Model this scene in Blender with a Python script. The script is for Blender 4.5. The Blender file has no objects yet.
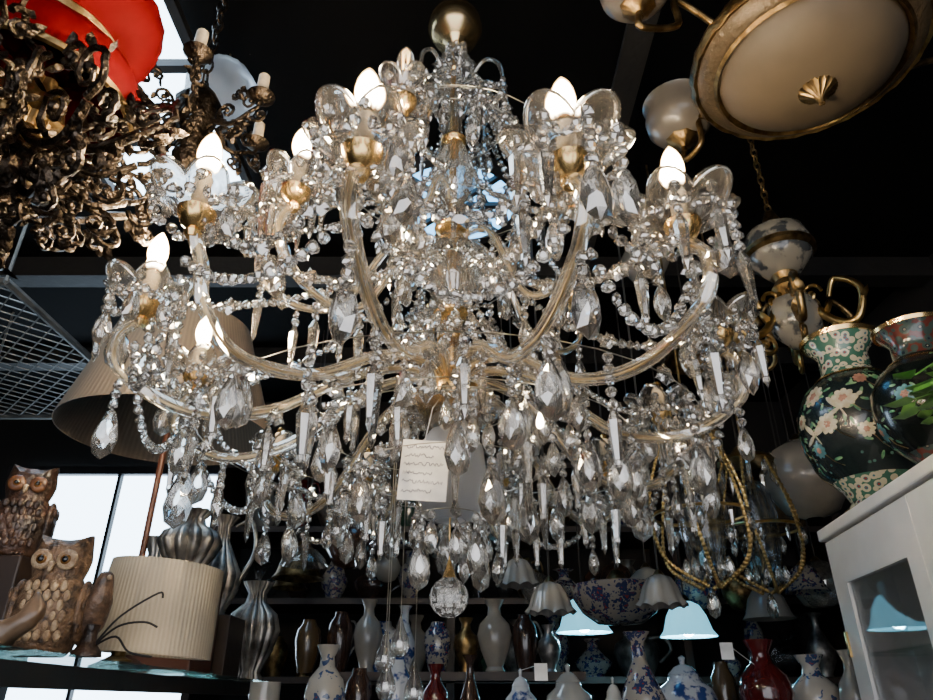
import bpy, math, random
from math import sin, cos, pi, radians
from mathutils import Vector, Matrix, Euler
random.seed(7)
rnd = random.random
def rr(a, b): return a + (b - a) * rnd()

# ------------------------------------------------------------ camera
PITCH = radians(27); FP = 690.0
EYE = 1.5
cam_d = bpy.data.cameras.new("camera"); cam = bpy.data.objects.new("camera", cam_d)
bpy.context.scene.collection.objects.link(cam)
cam.location = (0, 0, EYE); cam.rotation_euler = (pi/2 + PITCH, 0, 0)
cam_d.sensor_width = 36; cam_d.lens = FP / 933 * 36; cam_d.clip_start = 0.02
bpy.context.scene.camera = cam
def srv(px, py, Y):
    u = (px - 466.5) / FP; v = (350 - py) / FP
    k = cos(PITCH) - v * sin(PITCH)
    return Vector((u * Y / k, Y, EYE + Y * (sin(PITCH) + v * cos(PITCH)) / k))

# ------------------------------------------------------------ materials
def newmat(name):
    m = bpy.data.materials.new(name); m.use_nodes = True
    nt = m.node_tree; nt.nodes.clear()
    out = nt.nodes.new("ShaderNodeOutputMaterial")
    return m, nt, out
def c4(c): return (c[0], c[1], c[2], 1)
def M(name, col, rough=.5, metal=0, trans=0, ior=1.5, scale=12, col2=None, bump=0, emis=None, estr=0,
      pattern="noise", lo=.4, hi=.6, col3=None, sss=0, coat=0, bscale=None):
    m, nt, out = newmat(name)
    N = nt.nodes; L = nt.links
    b = N.new("ShaderNodeBsdfPrincipled"); L.new(b.outputs[0], out.inputs[0])
    b.inputs["Roughness"].default_value = rough; b.inputs["Metallic"].default_value = metal
    b.inputs["Transmission Weight"].default_value = trans; b.inputs["IOR"].default_value = ior
    b.inputs["Coat Weight"].default_value = coat
    tc = N.new("ShaderNodeTexCoord")
    ramp = N.new("ShaderNodeValToRGB")
    if col2 is None: col2 = tuple(x * .72 for x in col)
    ramp.color_ramp.elements[0].position = lo; ramp.color_ramp.elements[1].position = hi
    ramp.color_ramp.elements[0].color = c4(col2); ramp.color_ramp.elements[1].color = c4(col)
    if pattern == "noise":
        t = N.new("ShaderNodeTexNoise"); t.inputs["Scale"].default_value = scale; t.inputs["Detail"].default_value = 5
        L.new(tc.outputs["Object"], t.inputs["Vector"]); src = t.outputs["Fac"]
    elif pattern == "flower":
        t = N.new("ShaderNodeTexVoronoi"); t.inputs["Scale"].default_value = scale
        nz = N.new("ShaderNodeTexNoise"); nz.inputs["Scale"].default_value = scale * 1.6
        L.new(tc.outputs["Object"], nz.inputs["Vector"])
        ad = N.new("ShaderNodeMix"); ad.data_type = 'RGBA'; ad.inputs[0].default_value = .07
        L.new(tc.outputs["Object"], ad.inputs[6]); L.new(nz.outputs["Color"], ad.inputs[7])
        L.new(ad.outputs[2], t.inputs["Vector"]); src = t.outputs["Distance"]
        ramp.color_ramp.elements[0].position = 0.0; ramp.color_ramp.elements[1].position = hi
        e = ramp.color_ramp.elements.new(hi * .35); e.color = c4(col3 or col2)
        e = ramp.color_ramp.elements.new(hi * .75); e.color = c4(col3 or col2)
        ramp.color_ramp.interpolation = 'CONSTANT'
    elif pattern == "radial":
        g = N.new("ShaderNodeTexGradient"); g.gradient_type = 'RADIAL'
        L.new(tc.outputs["Object"], g.inputs["Vector"])
        mu = N.new("ShaderNodeMath"); mu.operation = 'MULTIPLY'; mu.inputs[1].default_value = scale
        L.new(g.outputs["Fac"], mu.inputs[0])
        fr = N.new("ShaderNodeMath"); fr.operation = 'PINGPONG'; fr.inputs[1].default_value = .5
        L.new(mu.outputs[0], fr.inputs[0])
        m2 = N.new("ShaderNodeMath"); m2.operation = 'MULTIPLY'; m2.inputs[1].default_value = 2
        L.new(fr.outputs[0], m2.inputs[0]); src = m2.outputs[0]
    L.new(src, ramp.inputs["Fac"]); L.new(ramp.outputs[0], b.inputs["Base Color"])
    if bump:
        bn = N.new("ShaderNodeTexNoise"); bn.inputs["Scale"].default_value = bscale or scale * 3
        L.new(tc.outputs["Object"], bn.inputs["Vector"])
        bp = N.new("ShaderNodeBump"); bp.inputs["Strength"].default_value = bump; bp.inputs["Distance"].default_value = .01
        L.new(bn.outputs["Fac"] if pattern not in ("radial",) else src, bp.inputs["Height"]); L.new(bp.outputs[0], b.inputs["Normal"])
    if emis:
        b.inputs["Emission Color"].default_value = c4(emis); b.inputs["Emission Strength"].default_value = estr
    if sss:
        b.inputs["Subsurface Weight"].default_value = sss; b.inputs["Subsurface Radius"].default_value = (.05, .04, .03)
    return m
def crystal(name, tint=(1, 1, 1), ior=1.6, thru=.2, rough=0.0, milk=0.0, gloss=0.0, grough=.12):
    m, nt, out = newmat(name); N = nt.nodes; L = nt.links
    tc = N.new("ShaderNodeTexCoord"); t = N.new("ShaderNodeTexNoise"); t.inputs["Scale"].default_value = 15
    L.new(tc.outputs["Object"], t.inputs["Vector"])
    r = N.new("ShaderNodeValToRGB"); r.color_ramp.elements[0].color = c4(tuple(x * .95 for x in tint)); r.color_ramp.elements[1].color = c4(tint)
    L.new(t.outputs["Fac"], r.inputs["Fac"])
    g = N.new("ShaderNodeBsdfGlass"); g.inputs["IOR"].default_value = ior; g.inputs["Roughness"].default_value = rough
    L.new(r.outputs[0], g.inputs["Color"])
    tr = N.new("ShaderNodeBsdfTransparent"); mx = N.new("ShaderNodeMixShader"); mx.inputs[0].default_value = thru
    L.new(g.outputs[0], mx.inputs[1]); L.new(tr.outputs[0], mx.inputs[2])
    last = mx
    if gloss:
        gl_ = N.new("ShaderNodeBsdfGlossy"); gl_.inputs["Roughness"].default_value = grough; gl_.inputs["Color"].default_value = (1, .97, .92, 1)
        m4 = N.new("ShaderNodeMixShader"); m4.inputs[0].default_value = gloss
        L.new(last.outputs[0], m4.inputs[1]); L.new(gl_.outputs[0], m4.inputs[2]); last = m4
    if milk:
        d = N.new("ShaderNodeBsdfTranslucent"); d.inputs["Color"].default_value = c4(tint)
        d2 = N.new("ShaderNodeBsdfDiffuse"); d2.inputs["Color"].default_value = c4(tint)
        mm = N.new("ShaderNodeMixShader"); L.new(d.outputs[0], mm.inputs[1]); L.new(d2.outputs[0], mm.inputs[2])
        m3 = N.new("ShaderNodeMixShader"); m3.inputs[0].default_value = milk
        L.new(last.outputs[0], m3.inputs[1]); L.new(mm.outputs[0], m3.inputs[2]); last = m3
    L.new(last.outputs[0], out.inputs[0])
    return m

CRY = crystal("cut_crystal", (1, .99, .965), 1.65, .12, 0, .012, .26, .14)
CRYB = crystal("glass_flower", (1, .99, .97), 1.5, .45, 0, .008, .16, .12)
CRYA = crystal("arm_glass", (1, .97, .9), 1.5, .4, 0, .045, .24, .1)
CLEAR = crystal("clear_glass", (.96, .98, 1), 1.5, .45)
FROST = crystal("frosted_glass", (.9, .92, .95), 1.45, .3, .35, .15)
BRASS = M("polished_brass", (.9, .6, .24), .25, 1, scale=20, bump=.05)
GILT = M("pale_gilt_core", (1, .78, .44), .3, 1, scale=20)
OBRASS = M("aged_brass", (.3, .2, .085), .38, 1, scale=30, col2=(.12, .075, .03), bump=.2)
MBRASS = M("gilded_beading", (.62, .42, .16), .3, 1, scale=30)
BRONZE = M("dark_bronze", (.075, .058, .044), .42, 1, scale=40, col2=(.02, .015, .011), bump=.5)
IVORY = M("candle_sleeve_ivory", (.75, .62, .43), .55, scale=60, bump=.15)
IRON = M("black_iron", (.03, .03, .032), .6, .6)
WIRE = M("dark_cord", (.02, .018, .016), .7)
WOODD = M("dark_walnut", (.026, .014, .009), .5, scale=6, bump=.1)
WOODR = M("reddish_wood", (.11, .036, .018), .4, scale=5, bump=.1)
WHITEP = M("white_paint", (.88, .87, .83), .45, scale=4, col2=(.78, .77, .73))
PAPER = M("paper_tag", (.88, .88, .86), .8)
INK = M("ink", (.05, .05, .12), .8)
PORC = M("white_porcelain", (.33, .33, .315), .15, coat=.5, scale=4, col2=(.25, .25, .235))
OPAL = M("opal_glass", (.25, .235, .205), .25, coat=.4, scale=5)
def bulb_mat():
    m, nt, out = newmat("lit_bulb"); N = nt.nodes; L = nt.links
    e = N.new("ShaderNodeEmission"); L.new(e.outputs[0], out.inputs[0])
    lw = N.new("ShaderNodeLayerWeight"); lw.inputs[0].default_value = .5
    r = N.new("ShaderNodeValToRGB"); r.color_ramp.elements[0].position = .4; r.color_ramp.elements[0].color = (1, .78, .5, 1)
    r.color_ramp.elements[1].position = .8; r.color_ramp.elements[1].color = (1, .58, .22, 1)
    L.new(lw.outputs["Facing"], r.inputs[0]); L.new(r.outputs[0], e.inputs[0])
    s = N.new("ShaderNodeMapRange"); s.inputs[1].default_value = .38; s.inputs[2].default_value = .72; s.inputs[3].default_value = 820; s.inputs[4].default_value = 8
    L.new(lw.outputs["Facing"], s.inputs[0])
    tc = N.new("ShaderNodeTexCoord"); sep = N.new("ShaderNodeSeparateXYZ"); L.new(tc.outputs["Object"], sep.inputs[0])
    z = N.new("ShaderNodeMapRange"); z.inputs[1].default_value = .103; z.inputs[2].default_value = .120; z.inputs[3].default_value = .008; z.inputs[4].default_value = 1
    L.new(sep.outputs[2], z.inputs[0])
    mu = N.new("ShaderNodeMath"); mu.operation = 'MULTIPLY'; L.new(s.outputs[0], mu.inputs[0]); L.new(z.outputs[0], mu.inputs[1])
    L.new(mu.outputs[0], e.inputs[1])
    return m
LIT = bulb_mat()

# ------------------------------------------------------------ mesh helpers
class MB:
    def __init__(s): s.v = []; s.f = []
    def add(s, data, mat=None):
        v, f = data; o = len(s.v)
        for p in v:
            p = Vector(p); s.v.append(tuple(mat @ p) if mat is not None else tuple(p))
        for a in f: s.f.append(tuple(i + o for i in a))
        return s
    @property
    def data(s): return (s.v, s.f)
def T(x, y=None, z=None):
    return Matrix.Translation((x, y, z)) if y is not None else Matrix.Translation(x)
def RZ(a): return Matrix.Rotation(a, 4, 'Z')
def RX(a): return Matrix.Rotation(a, 4, 'X')
def RY(a): return Matrix.Rotation(a, 4, 'Y')
def SC(x, y, z): return Matrix.Diagonal((x, y, z, 1))
def join(*ds):
    b = MB()
    for d in ds: b.add(d)
    return b.data
def xf(data, m): return MB().add(data, m).data

def lathe(prof, seg=28, sc=None, lobes=None):
    v = []; f = []; rings = []
    rmax = max(p[0] for p in prof)
    for r, z in prof:
        if r < 1e-6:
            rings.append([len(v)]); v.append((0, 0, z)); continue
        ring = []
        for i in range(seg):
            a = 2 * pi * i / seg; q = r; zz = z
            if sc:
                w = (r / rmax) ** sc[3]
                k = abs(cos(sc[0] * a / 2))
                q = r * (1 + sc[1] * w * (k - .5)); zz = z + sc[2] * w * (k - .5)
            if lobes: q = r * (1 + lobes[1] * (abs(cos(lobes[0] * a / 2)) - .6))
            ring.append(len(v)); v.append((q * cos(a), q * sin(a), zz))
        rings.append(ring)
    for A, B in zip(rings, rings[1:]):
        n = seg
        if len(A) == 1 and len(B) == 1: continue
        for i in range(n):
            j = (i + 1) % n
            if len(A) == 1: f.append((A[0], B[j], B[i]))
            elif len(B) == 1: f.append((A[i], A[j], B[0]))
            else: f.append((A[i], A[j], B[j], B[i]))
    return v, f
def cat(pts, n=6):
    P = [Vector(p) for p in pts]; out = []
    for i in range(len(P) - 1):
        a = P[max(i - 1, 0)]; b = P[i]; c = P[i + 1]; d = P[min(i + 2, len(P) - 1)]
        for k in range(n):
            t = k / n
            out.append(.5 * ((2 * b) + (c - a) * t + (2 * a - 5 * b + 4 * c - d) * t * t + (3 * b - a - 3 * c + d) * t ** 3))
    out.append(P[-1]); return out
def tube(pts, rad, seg=8, twist=0, rib=0):
    P = [Vector(p) for p in pts]; n = len(P); v = []; f = []
    up = None
    for i in range(n):
        t = (P[min(i + 1, n - 1)] - P[max(i - 1, 0)])
        t = t.normalized() if t.length > 1e-9 else Vector((0, 0, 1))
        if up is None:
            up = t.orthogonal().normalized()
        else:
            up = (up - t * up.dot(t)); up = up.normalized() if up.length > 1e-6 else t.orthogonal().normalized()
        s = t.cross(up)
        r = rad[i] if isinstance(rad, (list, tuple)) else rad
        for k in range(seg):
            a = 2 * pi * k / seg + twist * i
            q = r * (1 + (rib if k % 2 else -rib))
            v.append(tuple(P[i] + (up * cos(a) + s * sin(a)) * q))
    for i in range(n - 1):
        for k in range(seg):
            j = (k + 1) % seg
            f.append((i * seg + k, i * seg + j, (i + 1) * seg + j, (i + 1) * seg + k))
    f.append(tuple(range(seg))[::-1]); f.append(tuple(range((n - 1) * seg, n * seg)))
    return v, f
def box(x0, x1, y0, y1, z0, z1, bv=0):
    v = [(x0, y0, z0), (x1, y0, z0), (x1, y1, z0), (x0, y1, z0), (x0, y0, z1), (x1, y0, z1), (x1, y1, z1), (x0, y1, z1)]
    f = [(0, 3, 2, 1), (4, 5, 6, 7), (0, 1, 5, 4), (1, 2, 6, 5), (2, 3, 7, 6), (3, 0, 4, 7)]
    return v, f
def sphere(r, seg=20, rings=12, sx=1, sy=1, sz=1):
    pr = [(r * sin(pi * i / rings), -r * cos(pi * i / rings)) for i in range(rings + 1)]
    pr[0] = (0, -r); pr[-1] = (0, r)
    return xf(lathe(pr, seg), SC(sx, sy, sz))
def solid(prof, th):
    inner = [(max(r - th, 0.0002), z + (th * .3)) for r, z in reversed(prof)]
    return prof + inner

WL = {}
COL = bpy.context.scene.collection
def mk(name, data, mat, loc=(0, 0, 0), parent=None, label=None, cat_=None, smooth=True, kind=None, group=None, rot=None, bevel=0):
    if isinstance(data, bpy.types.Mesh): me = data
    else:
        me = bpy.data.meshes.new(name); me.from_pydata([tuple(p) for p in data[0]], [], data[1]); me.update()
        if smooth:
            me.polygons.foreach_set("use_smooth", [True] * len(me.polygons))
            try: me.set_sharp_from_angle(angle=radians(50))
            except Exception: pass
        if mat: me.materials.append(mat)
    o = bpy.data.objects.new(name, me); COL.objects.link(o)
    loc = Vector(loc); WL[o.name] = loc
    if parent:
        o.parent = parent; o.location = loc - WL[parent.name]
    else: o.location = loc
    if rot: o.rotation_euler = rot
    if bevel:
        bm = o.modifiers.new("bevel", 'BEVEL'); bm.width = bevel; bm.segments = 2
    if label: o["label"] = label
    if cat_: o["category"] = cat_
    if kind: o["kind"] = kind
    if group: o["group"] = group
    return o
def top(name, loc, label, cat_, group=None):
    o = bpy.data.objects.new(name, None); COL.objects.link(o); o.empty_display_size = .05
    o.location = loc; WL[o.name] = Vector(loc); o["label"] = label; o["category"] = cat_
    if group: o["group"] = group
    return o

# ------------------------------------------------------------ room
X0, X1, Y0, Y1, ZC = -3.2, 2.1, -1.6, 4.3, 3.3
DARKW = M("dark_wall_plaster", (.009, .008, .007), .85, scale=3, bump=.2)
DARKC = M("dark_ceiling_paint", (.0015, .0014, .0014), .9, scale=3, bump=.2, ior=1.2)
FLOORM = M("worn_tile_floor", (.14, .11, .08), .5, scale=4)
BEAM = M("dark_beam_wood", (.006, .005, .004), .7, scale=8, bump=.3)
mk("floor", box(X0, X1, Y0, Y1, -.1, 0), FLOORM, kind="structure", label="worn brown shop floor", smooth=False)
mk("ceiling", box(X0, X1, Y0, Y1, ZC, ZC + .1), DARKC, kind="structure", label="black painted shop ceiling", smooth=False)
mk("wall_left", box(X0 - .1, X0, Y0, Y1, 0, ZC), DARKW, kind="structure", label="dark plaster wall", smooth=False)
mk("wall_right", box(X1, X1 + .1, Y0, Y1, 0, ZC), DARKW, kind="structure", label="dark plaster wall", smooth=False)
mk("wall_back", box(X0, X1, Y1, Y1 + .1, 0, ZC), DARKW, kind="structure", label="dark plaster wall", smooth=False)
mk("wall_front", box(X0, X1, Y0 - .1, Y0, 0, ZC), DARKW, kind="structure", label="dark plaster wall", smooth=False)
DAY = M("daylight_pane", (.8, .9, 1), .4, emis=(.6, .8, 1), estr=10)
DAYB = M("blue_daylight_pane", (.5, .75, 1), .4, emis=(.14, .52, 1), estr=5)
FILLP = M("added_fill_pane", (.8, .9, 1), .4, emis=(.9, .92, 1), estr=3.2)  # emission for the added fill pane on the unseen front wall
def window(i, d, label, pane=DAY):
    return mk("window_%d" % i, d, pane, kind="structure", label=label, smooth=False)
window(1, box(-2.85, -1.55, Y1 - .02, Y1, 1.5, 2.78), "bright overexposed shop window with daylight")
fr = MB()
for x in (-2.9, -1.57): fr.add(box(x, x + .05, Y1 - .06, Y1 - .02, 1.45, 2.83))
fr.add(box(-2.2, -2.18, Y1 - .06, Y1 - .02, 1.45, 2.83))
for z in (1.45, 2.78): fr.add(box(-2.9, -1.52, Y1 - .065, Y1 - .02, z, z + .05))
mk("trim_1", fr.data, IRON, kind="structure", label="dark metal window frame", smooth=False)
window(2, box(-1.36, -.86, 1.1, 2.15, ZC - .02, ZC), "bright skylight strip in the dark ceiling")
fr = MB()
for y in (1.08, 1.5, 1.82, 2.15): fr.add(box(-1.38, -.84, y, y + .03, ZC - .05, ZC - .02))
for x in (-1.39, -.85): fr.add(box(x, x + .03, 1.08, 2.18, ZC - .05, ZC - .02))
mk("trim_2", fr.data, IRON, kind="structure", label="dark metal skylight frame", smooth=False)
# round blue tinted skylight behind the chandelier
window(3, xf(lathe([(0, -.02), (.25, -.02), (.25, 0), (0, 0)], 40), T(-.05, 2.2, ZC)), "round blue tinted skylight behind the chandelier", DAYB)
mk("trim_7", xf(join(lathe([(.24, -.035), (.28, -.035), (.28, 0), (.24, 0)], 40), box(-.25, .25, -.012, .012, -.04, -.02), box(-.012, .012, -.25, .25, -.04, -.02), xf(box(-.25, .25, -.01, .01, -.04, -.02), RZ(.78)), xf(box(-.25, .25, -.01, .01, -.04, -.02), RZ(-.78))), T(-.05, 2.2, ZC)), IRON, kind="structure", label="dark spoked skylight frame", smooth=False)
window(4, box(-1.8, 1.6, Y0, Y0 + .02, .9, 2.9), "wide glowing pane added behind the camera for soft cool fill", FILLP)  # emissive pane added out of view for soft cool fill
for i, y in enumerate((.9, 2.6, 3.5)):
    mk("trim_%d" % (i + 3), box(X0, X1, y, y + .1, ZC - .1, ZC), BEAM, kind="structure", label="dark wooden ceiling beam", smooth=False)
mk("trim_6", box(.45, .53, 1.0, Y1, ZC - .12, ZC - .1), BEAM, kind="structure", label="dark wooden ceiling batten", smooth=False)

# ------------------------------------------------------------ crystals
def pend(h, w, t, n=12):
    v = []; f = []
    def P(a, s, y):
        x = w / 2 * sin(a) * (1 - .42 * cos(a)) / 1.08
        z = h / 2 * cos(a)
        if cos(a) < -.85: z *= 1.06
        return (x * s, y, z * s - h * .5)
    for k in range(n): v.append(P(2 * pi * k / n, 1, 0))
    for sgn in (1, -1):
        o = len(v)
        for k in range(n): v.append(P(2 * pi * (k + .5) / n, .72, sgn * t * .6))
        o2 = len(v)
        for k in range(n): v.append(P(2 * pi * k / n, .38, sgn * t))
        for k in range(n):
            j = (k + 1) % n; q = [(k, j, o + k), (j, o + j, o + k), (o + k, o + j, o2 + j), (o + k, o2 + j, o2 + k)]
            f += q if sgn > 0 else [x[::-1] for x in q]
        f.append(tuple(range(o2, o2 + n)) if sgn > 0 else tuple(range(o2, o2 + n))[::-1])
    return v, f
def spear(h, w, n=6):
    return lathe([(0, 0), (w * .22, -h * .06), (w * .5, -h * .2), (w * .42, -h * .5), (w * .28, -h * .78), (w * .3, -h * .86), (0, -h)][::-1], n)
def bead(r, t=.5, n=8):
    return xf(pend(2 * r, 2 * r, r * t, n), T(0, 0, r))
def gem(r):
    return lathe([(0, -r), (r * .62, -r * .75), (r, -r * .1), (r * .95, r * .25), (r * .5, r * .8), (0, r * .9)], 8)
def rosette(r):
    v, f = pend(2 * r, 2 * r, r * .3, 12)
    out = []
    for i, p in enumerate(v):
        k = 1.12 if (i % 2 == 0) else .86
        out.append((p[0] * k, p[1], (p[2] + r) * k))
    return out, f
PD = pend(.060, .029, .011, 10); PD2 = pend(.080, .040, .014, 10); PD3 = pend(.098, .050, .017, 10); SP = spear(.092, .019); SP2 = spear(.06, .014)
BD = bead(.0092); BG = gem(.0082); RS = rosette(.0165)
def mesh_of(name, d, mat=CRY):
    me = bpy.data.meshes.new(name); me.from_pydata([tuple(p) for p in d[0]], [], d[1]); me.update(); me.materials.append(mat); return me
DK = {"pd": (PD, mesh_of("pendalogue", PD)), "pd2": (PD2, mesh_of("large_pendalogue", PD2)), "pd3": (PD3, mesh_of("broad_pendalogue", PD3)),
      "sp": (SP, mesh_of("spear", SP)), "sp2": (SP2, mesh_of("small_spear", SP2))}
drops = []
BS = .0172
def chain_down(mb, x, y, z, n, kind=None, sp=BS):
    for i in range(n):
        d = BD if rnd() < .6 else BG
        mb.add(d, T(x, y, z - sp * (i + .5)) @ RZ(rr(-1.2, 1.2)) @ RY(rr(-.2, .2)))
    if kind: drops.append((kind, x, y, z - sp * n, rr(-1, 1), rr(-.07, .07)))
def swag(mb, a, b, sag, sp=BS, big=0):
    a = Vector(a); b = Vector(b); Ln = (b - a).length + sag * .8; n = max(3, int(Ln / sp))
    for i in range(n + 1):
        t = i / n; p = a.lerp(b, t); p.z -= sag * 4 * t * (1 - t)
        if big and i % 6 == 3: mb.add(RS, T(p) @ RZ(rr(-1, 1)) @ RY(rr(-.3, .3)))
        else: mb.add(BD if i % 3 else BG, T(p) @ RZ(rr(-1, 1)) @ RX(rr(-.5, .5)))

# ------------------------------------------------------------ main chandelier
CX, CY = -.03, 1.25
ch = top("crystal_chandelier", (CX, CY, ZC), "large gilt and crystal chandelier hung with glass drops, candle bulbs lit", "chandelier")
mk("ceiling_canopy", lathe([(0, ZC), (.055, ZC), (.05, ZC - .02), (.012, ZC - .045), (0, ZC - .045)][::-1]), BRASS, (CX, CY, 0), ch)
def link_chain(a, b, r=.012, th=.0022, mat=BRASS, name="chain", parent=None):
    a = Vector(a); b = Vector(b); n = max(2, int((b - a).length / (r * 1.7))); mb = MB()
    dirv = (b - a).normalized(); q = Vector((0, 0, 1)).rotation_difference(dirv).to_matrix().to_4x4()
    for i in range(n):
        t = (i + .5) / n; p = a.lerp(b, t) - a
        ring_ = [(r * .55 * cos(s * pi / 5), 0, r * 1.1 * sin(s * pi / 5)) for s in range(11)]
        mb.add(tube(ring_, th, 5), T(p) @ q @ RZ(pi / 2 * (i % 2)))
    return mk(name, mb.data, mat, a, parent)
link_chain((CX, CY, 3.165), (CX, CY, ZC - .04), parent=ch)
BRASSD = M("bright_brass_ball", (1, .74, .38), .26, 1, scale=10)
mk("brass_ball", lathe([(0, 3.02), (.018, 3.022), (.022, 3.032), (.03, 3.04), (.034, 3.048), (.058, 3.06), (.072, 3.095), (.066, 3.13), (.04, 3.152), (.022, 3.157), (.012, 3.17), (0, 3.17)]), BRASSD, (CX, CY, 0), ch)
mk("glass_column", lathe([(0, 2.05), (.03, 2.06), (.042, 2.10), (.03, 2.15), (.02, 2.2), (.03, 2.23), (.05, 2.28), (.06, 2.33), (.045, 2.39), (.02, 2.43), (.017, 2.5), (.035, 2.53), (.055, 2.58), (.04, 2.65), (.02, 2.7), (.018, 2.8), (.03, 2.84), (.035, 2.88), (.015, 2.93), (.012, 3.03), (0, 3.03)], 16, lobes=(8, .1)), CRYA, (CX, CY, 0), ch)
bb = MB()
for z, r in ((2.16, .03), (2.22, .038), (2.44, .04), (2.70, .03), (2.92, .035), (2.08, .045)):
    bb.add(lathe([(0.004, z - .02), (r * .6, z - .018), (r, z - .006), (r * 1.05, z), (r * .8, z + .008), (r * .5, z + .02), (.004, z + .022)]))
bb.add(tube([(0, 0, 1.72), (0, 0, 2.0), (0, 0, 2.02), (0, 0, 3.03)], [.0018, .0018, .006, .006], 8))
mk("brass_stem", bb.data, BRASS, (CX, CY, 0), ch)
mk("hub", lathe([(0, 1.985), (.03, 1.988), (.06, 2.0), (.072, 2.02), (.07, 2.04), (.055, 2.05), (.03, 2.065), (0, 2.07)]), BRASS, (CX, CY, 0), ch)
mk("glass_dish", lathe(solid([(.02, 1.965), (.05, 1.968), (.085, 1.985), (.10, 2.01)], .003), 48, sc=(12, .12, .008, 2)), CRYB, (CX, CY, 0), ch)
mk("glass_ball_cluster", lathe([(0, 2.3), (.05, 2.31), (.075, 2.34), (.07, 2.37), (.04, 2.4), (0, 2.4)], 12), CRY, (CX, CY, 0), ch, smooth=False)
mk("frosted_globe", lathe(solid([(.03, 1.79), (.05, 1.80), (.062, 1.84), (.066, 1.88), (.06, 1.93), (.04, 1.96)], .003), 32, lobes=(10, .05)), FROST, (CX, CY, 0), ch)
mk("crystal_ball", xf(sphere(.034, 12, 8), T(0, 0, 1.66)), CRY, (CX, CY, 0), ch, smooth=False)
mk("ball_cap", lathe([(0.0, 1.69), (.012, 1.692), (.008, 1.705), (.003, 1.72), (0, 1.725)]), BRASS, (CX, CY, 0), ch)
tg = srv(424, 470, 1.165)
mk("paper_tag", xf(box(-.042, .042, -.0006, .0006, -.055, .055), RY(.06) @ RX(-.05)), PAPER, tg, ch, label="white paper tag with handwriting", smooth=False)
mk("tag_string", tube([(0, 0, .053), (.012, .01, .12), (.02, .03, 2.0 - tg.z)], .0008, 4), PAPER, tg, ch)
wr = MB()
for i in range(6):
    z = .042 - i * .016; x = -.036; pts = []
    while x < (.034 if i % 2 == 0 else .016):
        pts.append((x, -.0016, z + rr(-.004, .004))); x += rr(.0012, .0024)
    wr.add(tube(pts, .0006, 4))
mk("handwriting", xf(wr.data, RY(.06) @ RX(-.05)), INK, tg, ch)

# arms : (x, y, z of bulb centre, lit?, hub z)
arms = [(.125, .65, 2.20, 1, 2.05), (-.127, .64, 2.205, 1, 2.05), (.301, .778, 2.20, 1, 2.05), (-.366, .75, 2.2, 1, 2.05),
        (-.535, .99, 2.2, 1, 2.05), (-.553, 1.28, 2.2, 1, 2.05), (.425, 1.41, 2.17, 0, 2.05), (-.275, 1.86, 2.17, 0, 2.05),
        (-.484, 1.70, 2.17, 0, 2.05), (.10, 1.87, 2.16, 0, 2.05), (.36, 1.72, 2.16, 0, 2.05), (.44, 1.06, 2.18, 2, 2.05),
        (-.29, .92, 2.38, 1, 2.30), (-.117, .93, 2.60, 0, 2.5), (-.385, 1.12, 2.46, 0, 2.38), (.20, 1.02, 2.45, 2, 2.38), (.26, 1.45, 2.5, 0, 2.4), (-.1, 1.62, 2.5, 0, 2.4)]
bulb_prof = [(.0, -.036), (.008, -.036), (.0125, -.028), (.0168, -.014), (.0172, -.004), (.015, .01), (.0105, .022), (.005, .031), (.002, .035), (0, .037)]
fr_all = []
CLEARB = crystal("bulb_glass", (1, 1, .98), 1.3, .5, 0, .04, .35)
FIL = M("filament_warm", (1, .7, .3), .4, emis=(1, .6, .2), estr=25)
EYEV = Vector((0, 0, EYE))
keep = [(Vector((a[0], a[1], a[2])), .036) for a in arms if a[3] == 1] + [(Vector((-.117, .93, 2.6)), .036)]
keep += [(Vector((arms[j][0], arms[j][1], arms[j][2] - .07)), .022) for j in (6, 7, 8)]
keep += [(tg.copy(), .028)]
def clear_of_bulb(p, hh=.05, r=0):
    """strands are kept away from the hot bulbs, candle sleeves and the tag"""
    p = Vector(p); p.z -= hh
    for b, r0 in keep:
        d = (b - EYEV); L_ = d.length; d = d / L_; q = p - EYEV; t = q.dot(d)
        if t < L_ + .02:
            e = q - d * t
            if abs(e.x) < r0 and e.length < r0 + hh: return False
    return True
def rim_curve(R_, z, n, ax, az, seg=72):
    out = []
    for i in range(seg + 1):
        a = 2 * pi * i / seg; k = abs(cos(n * a / 2)); q = R_ * (1 + ax * (k - .5)); out.append((q * cos(a), q * sin(a), z + az * (k - .5)))
    return out
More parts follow.
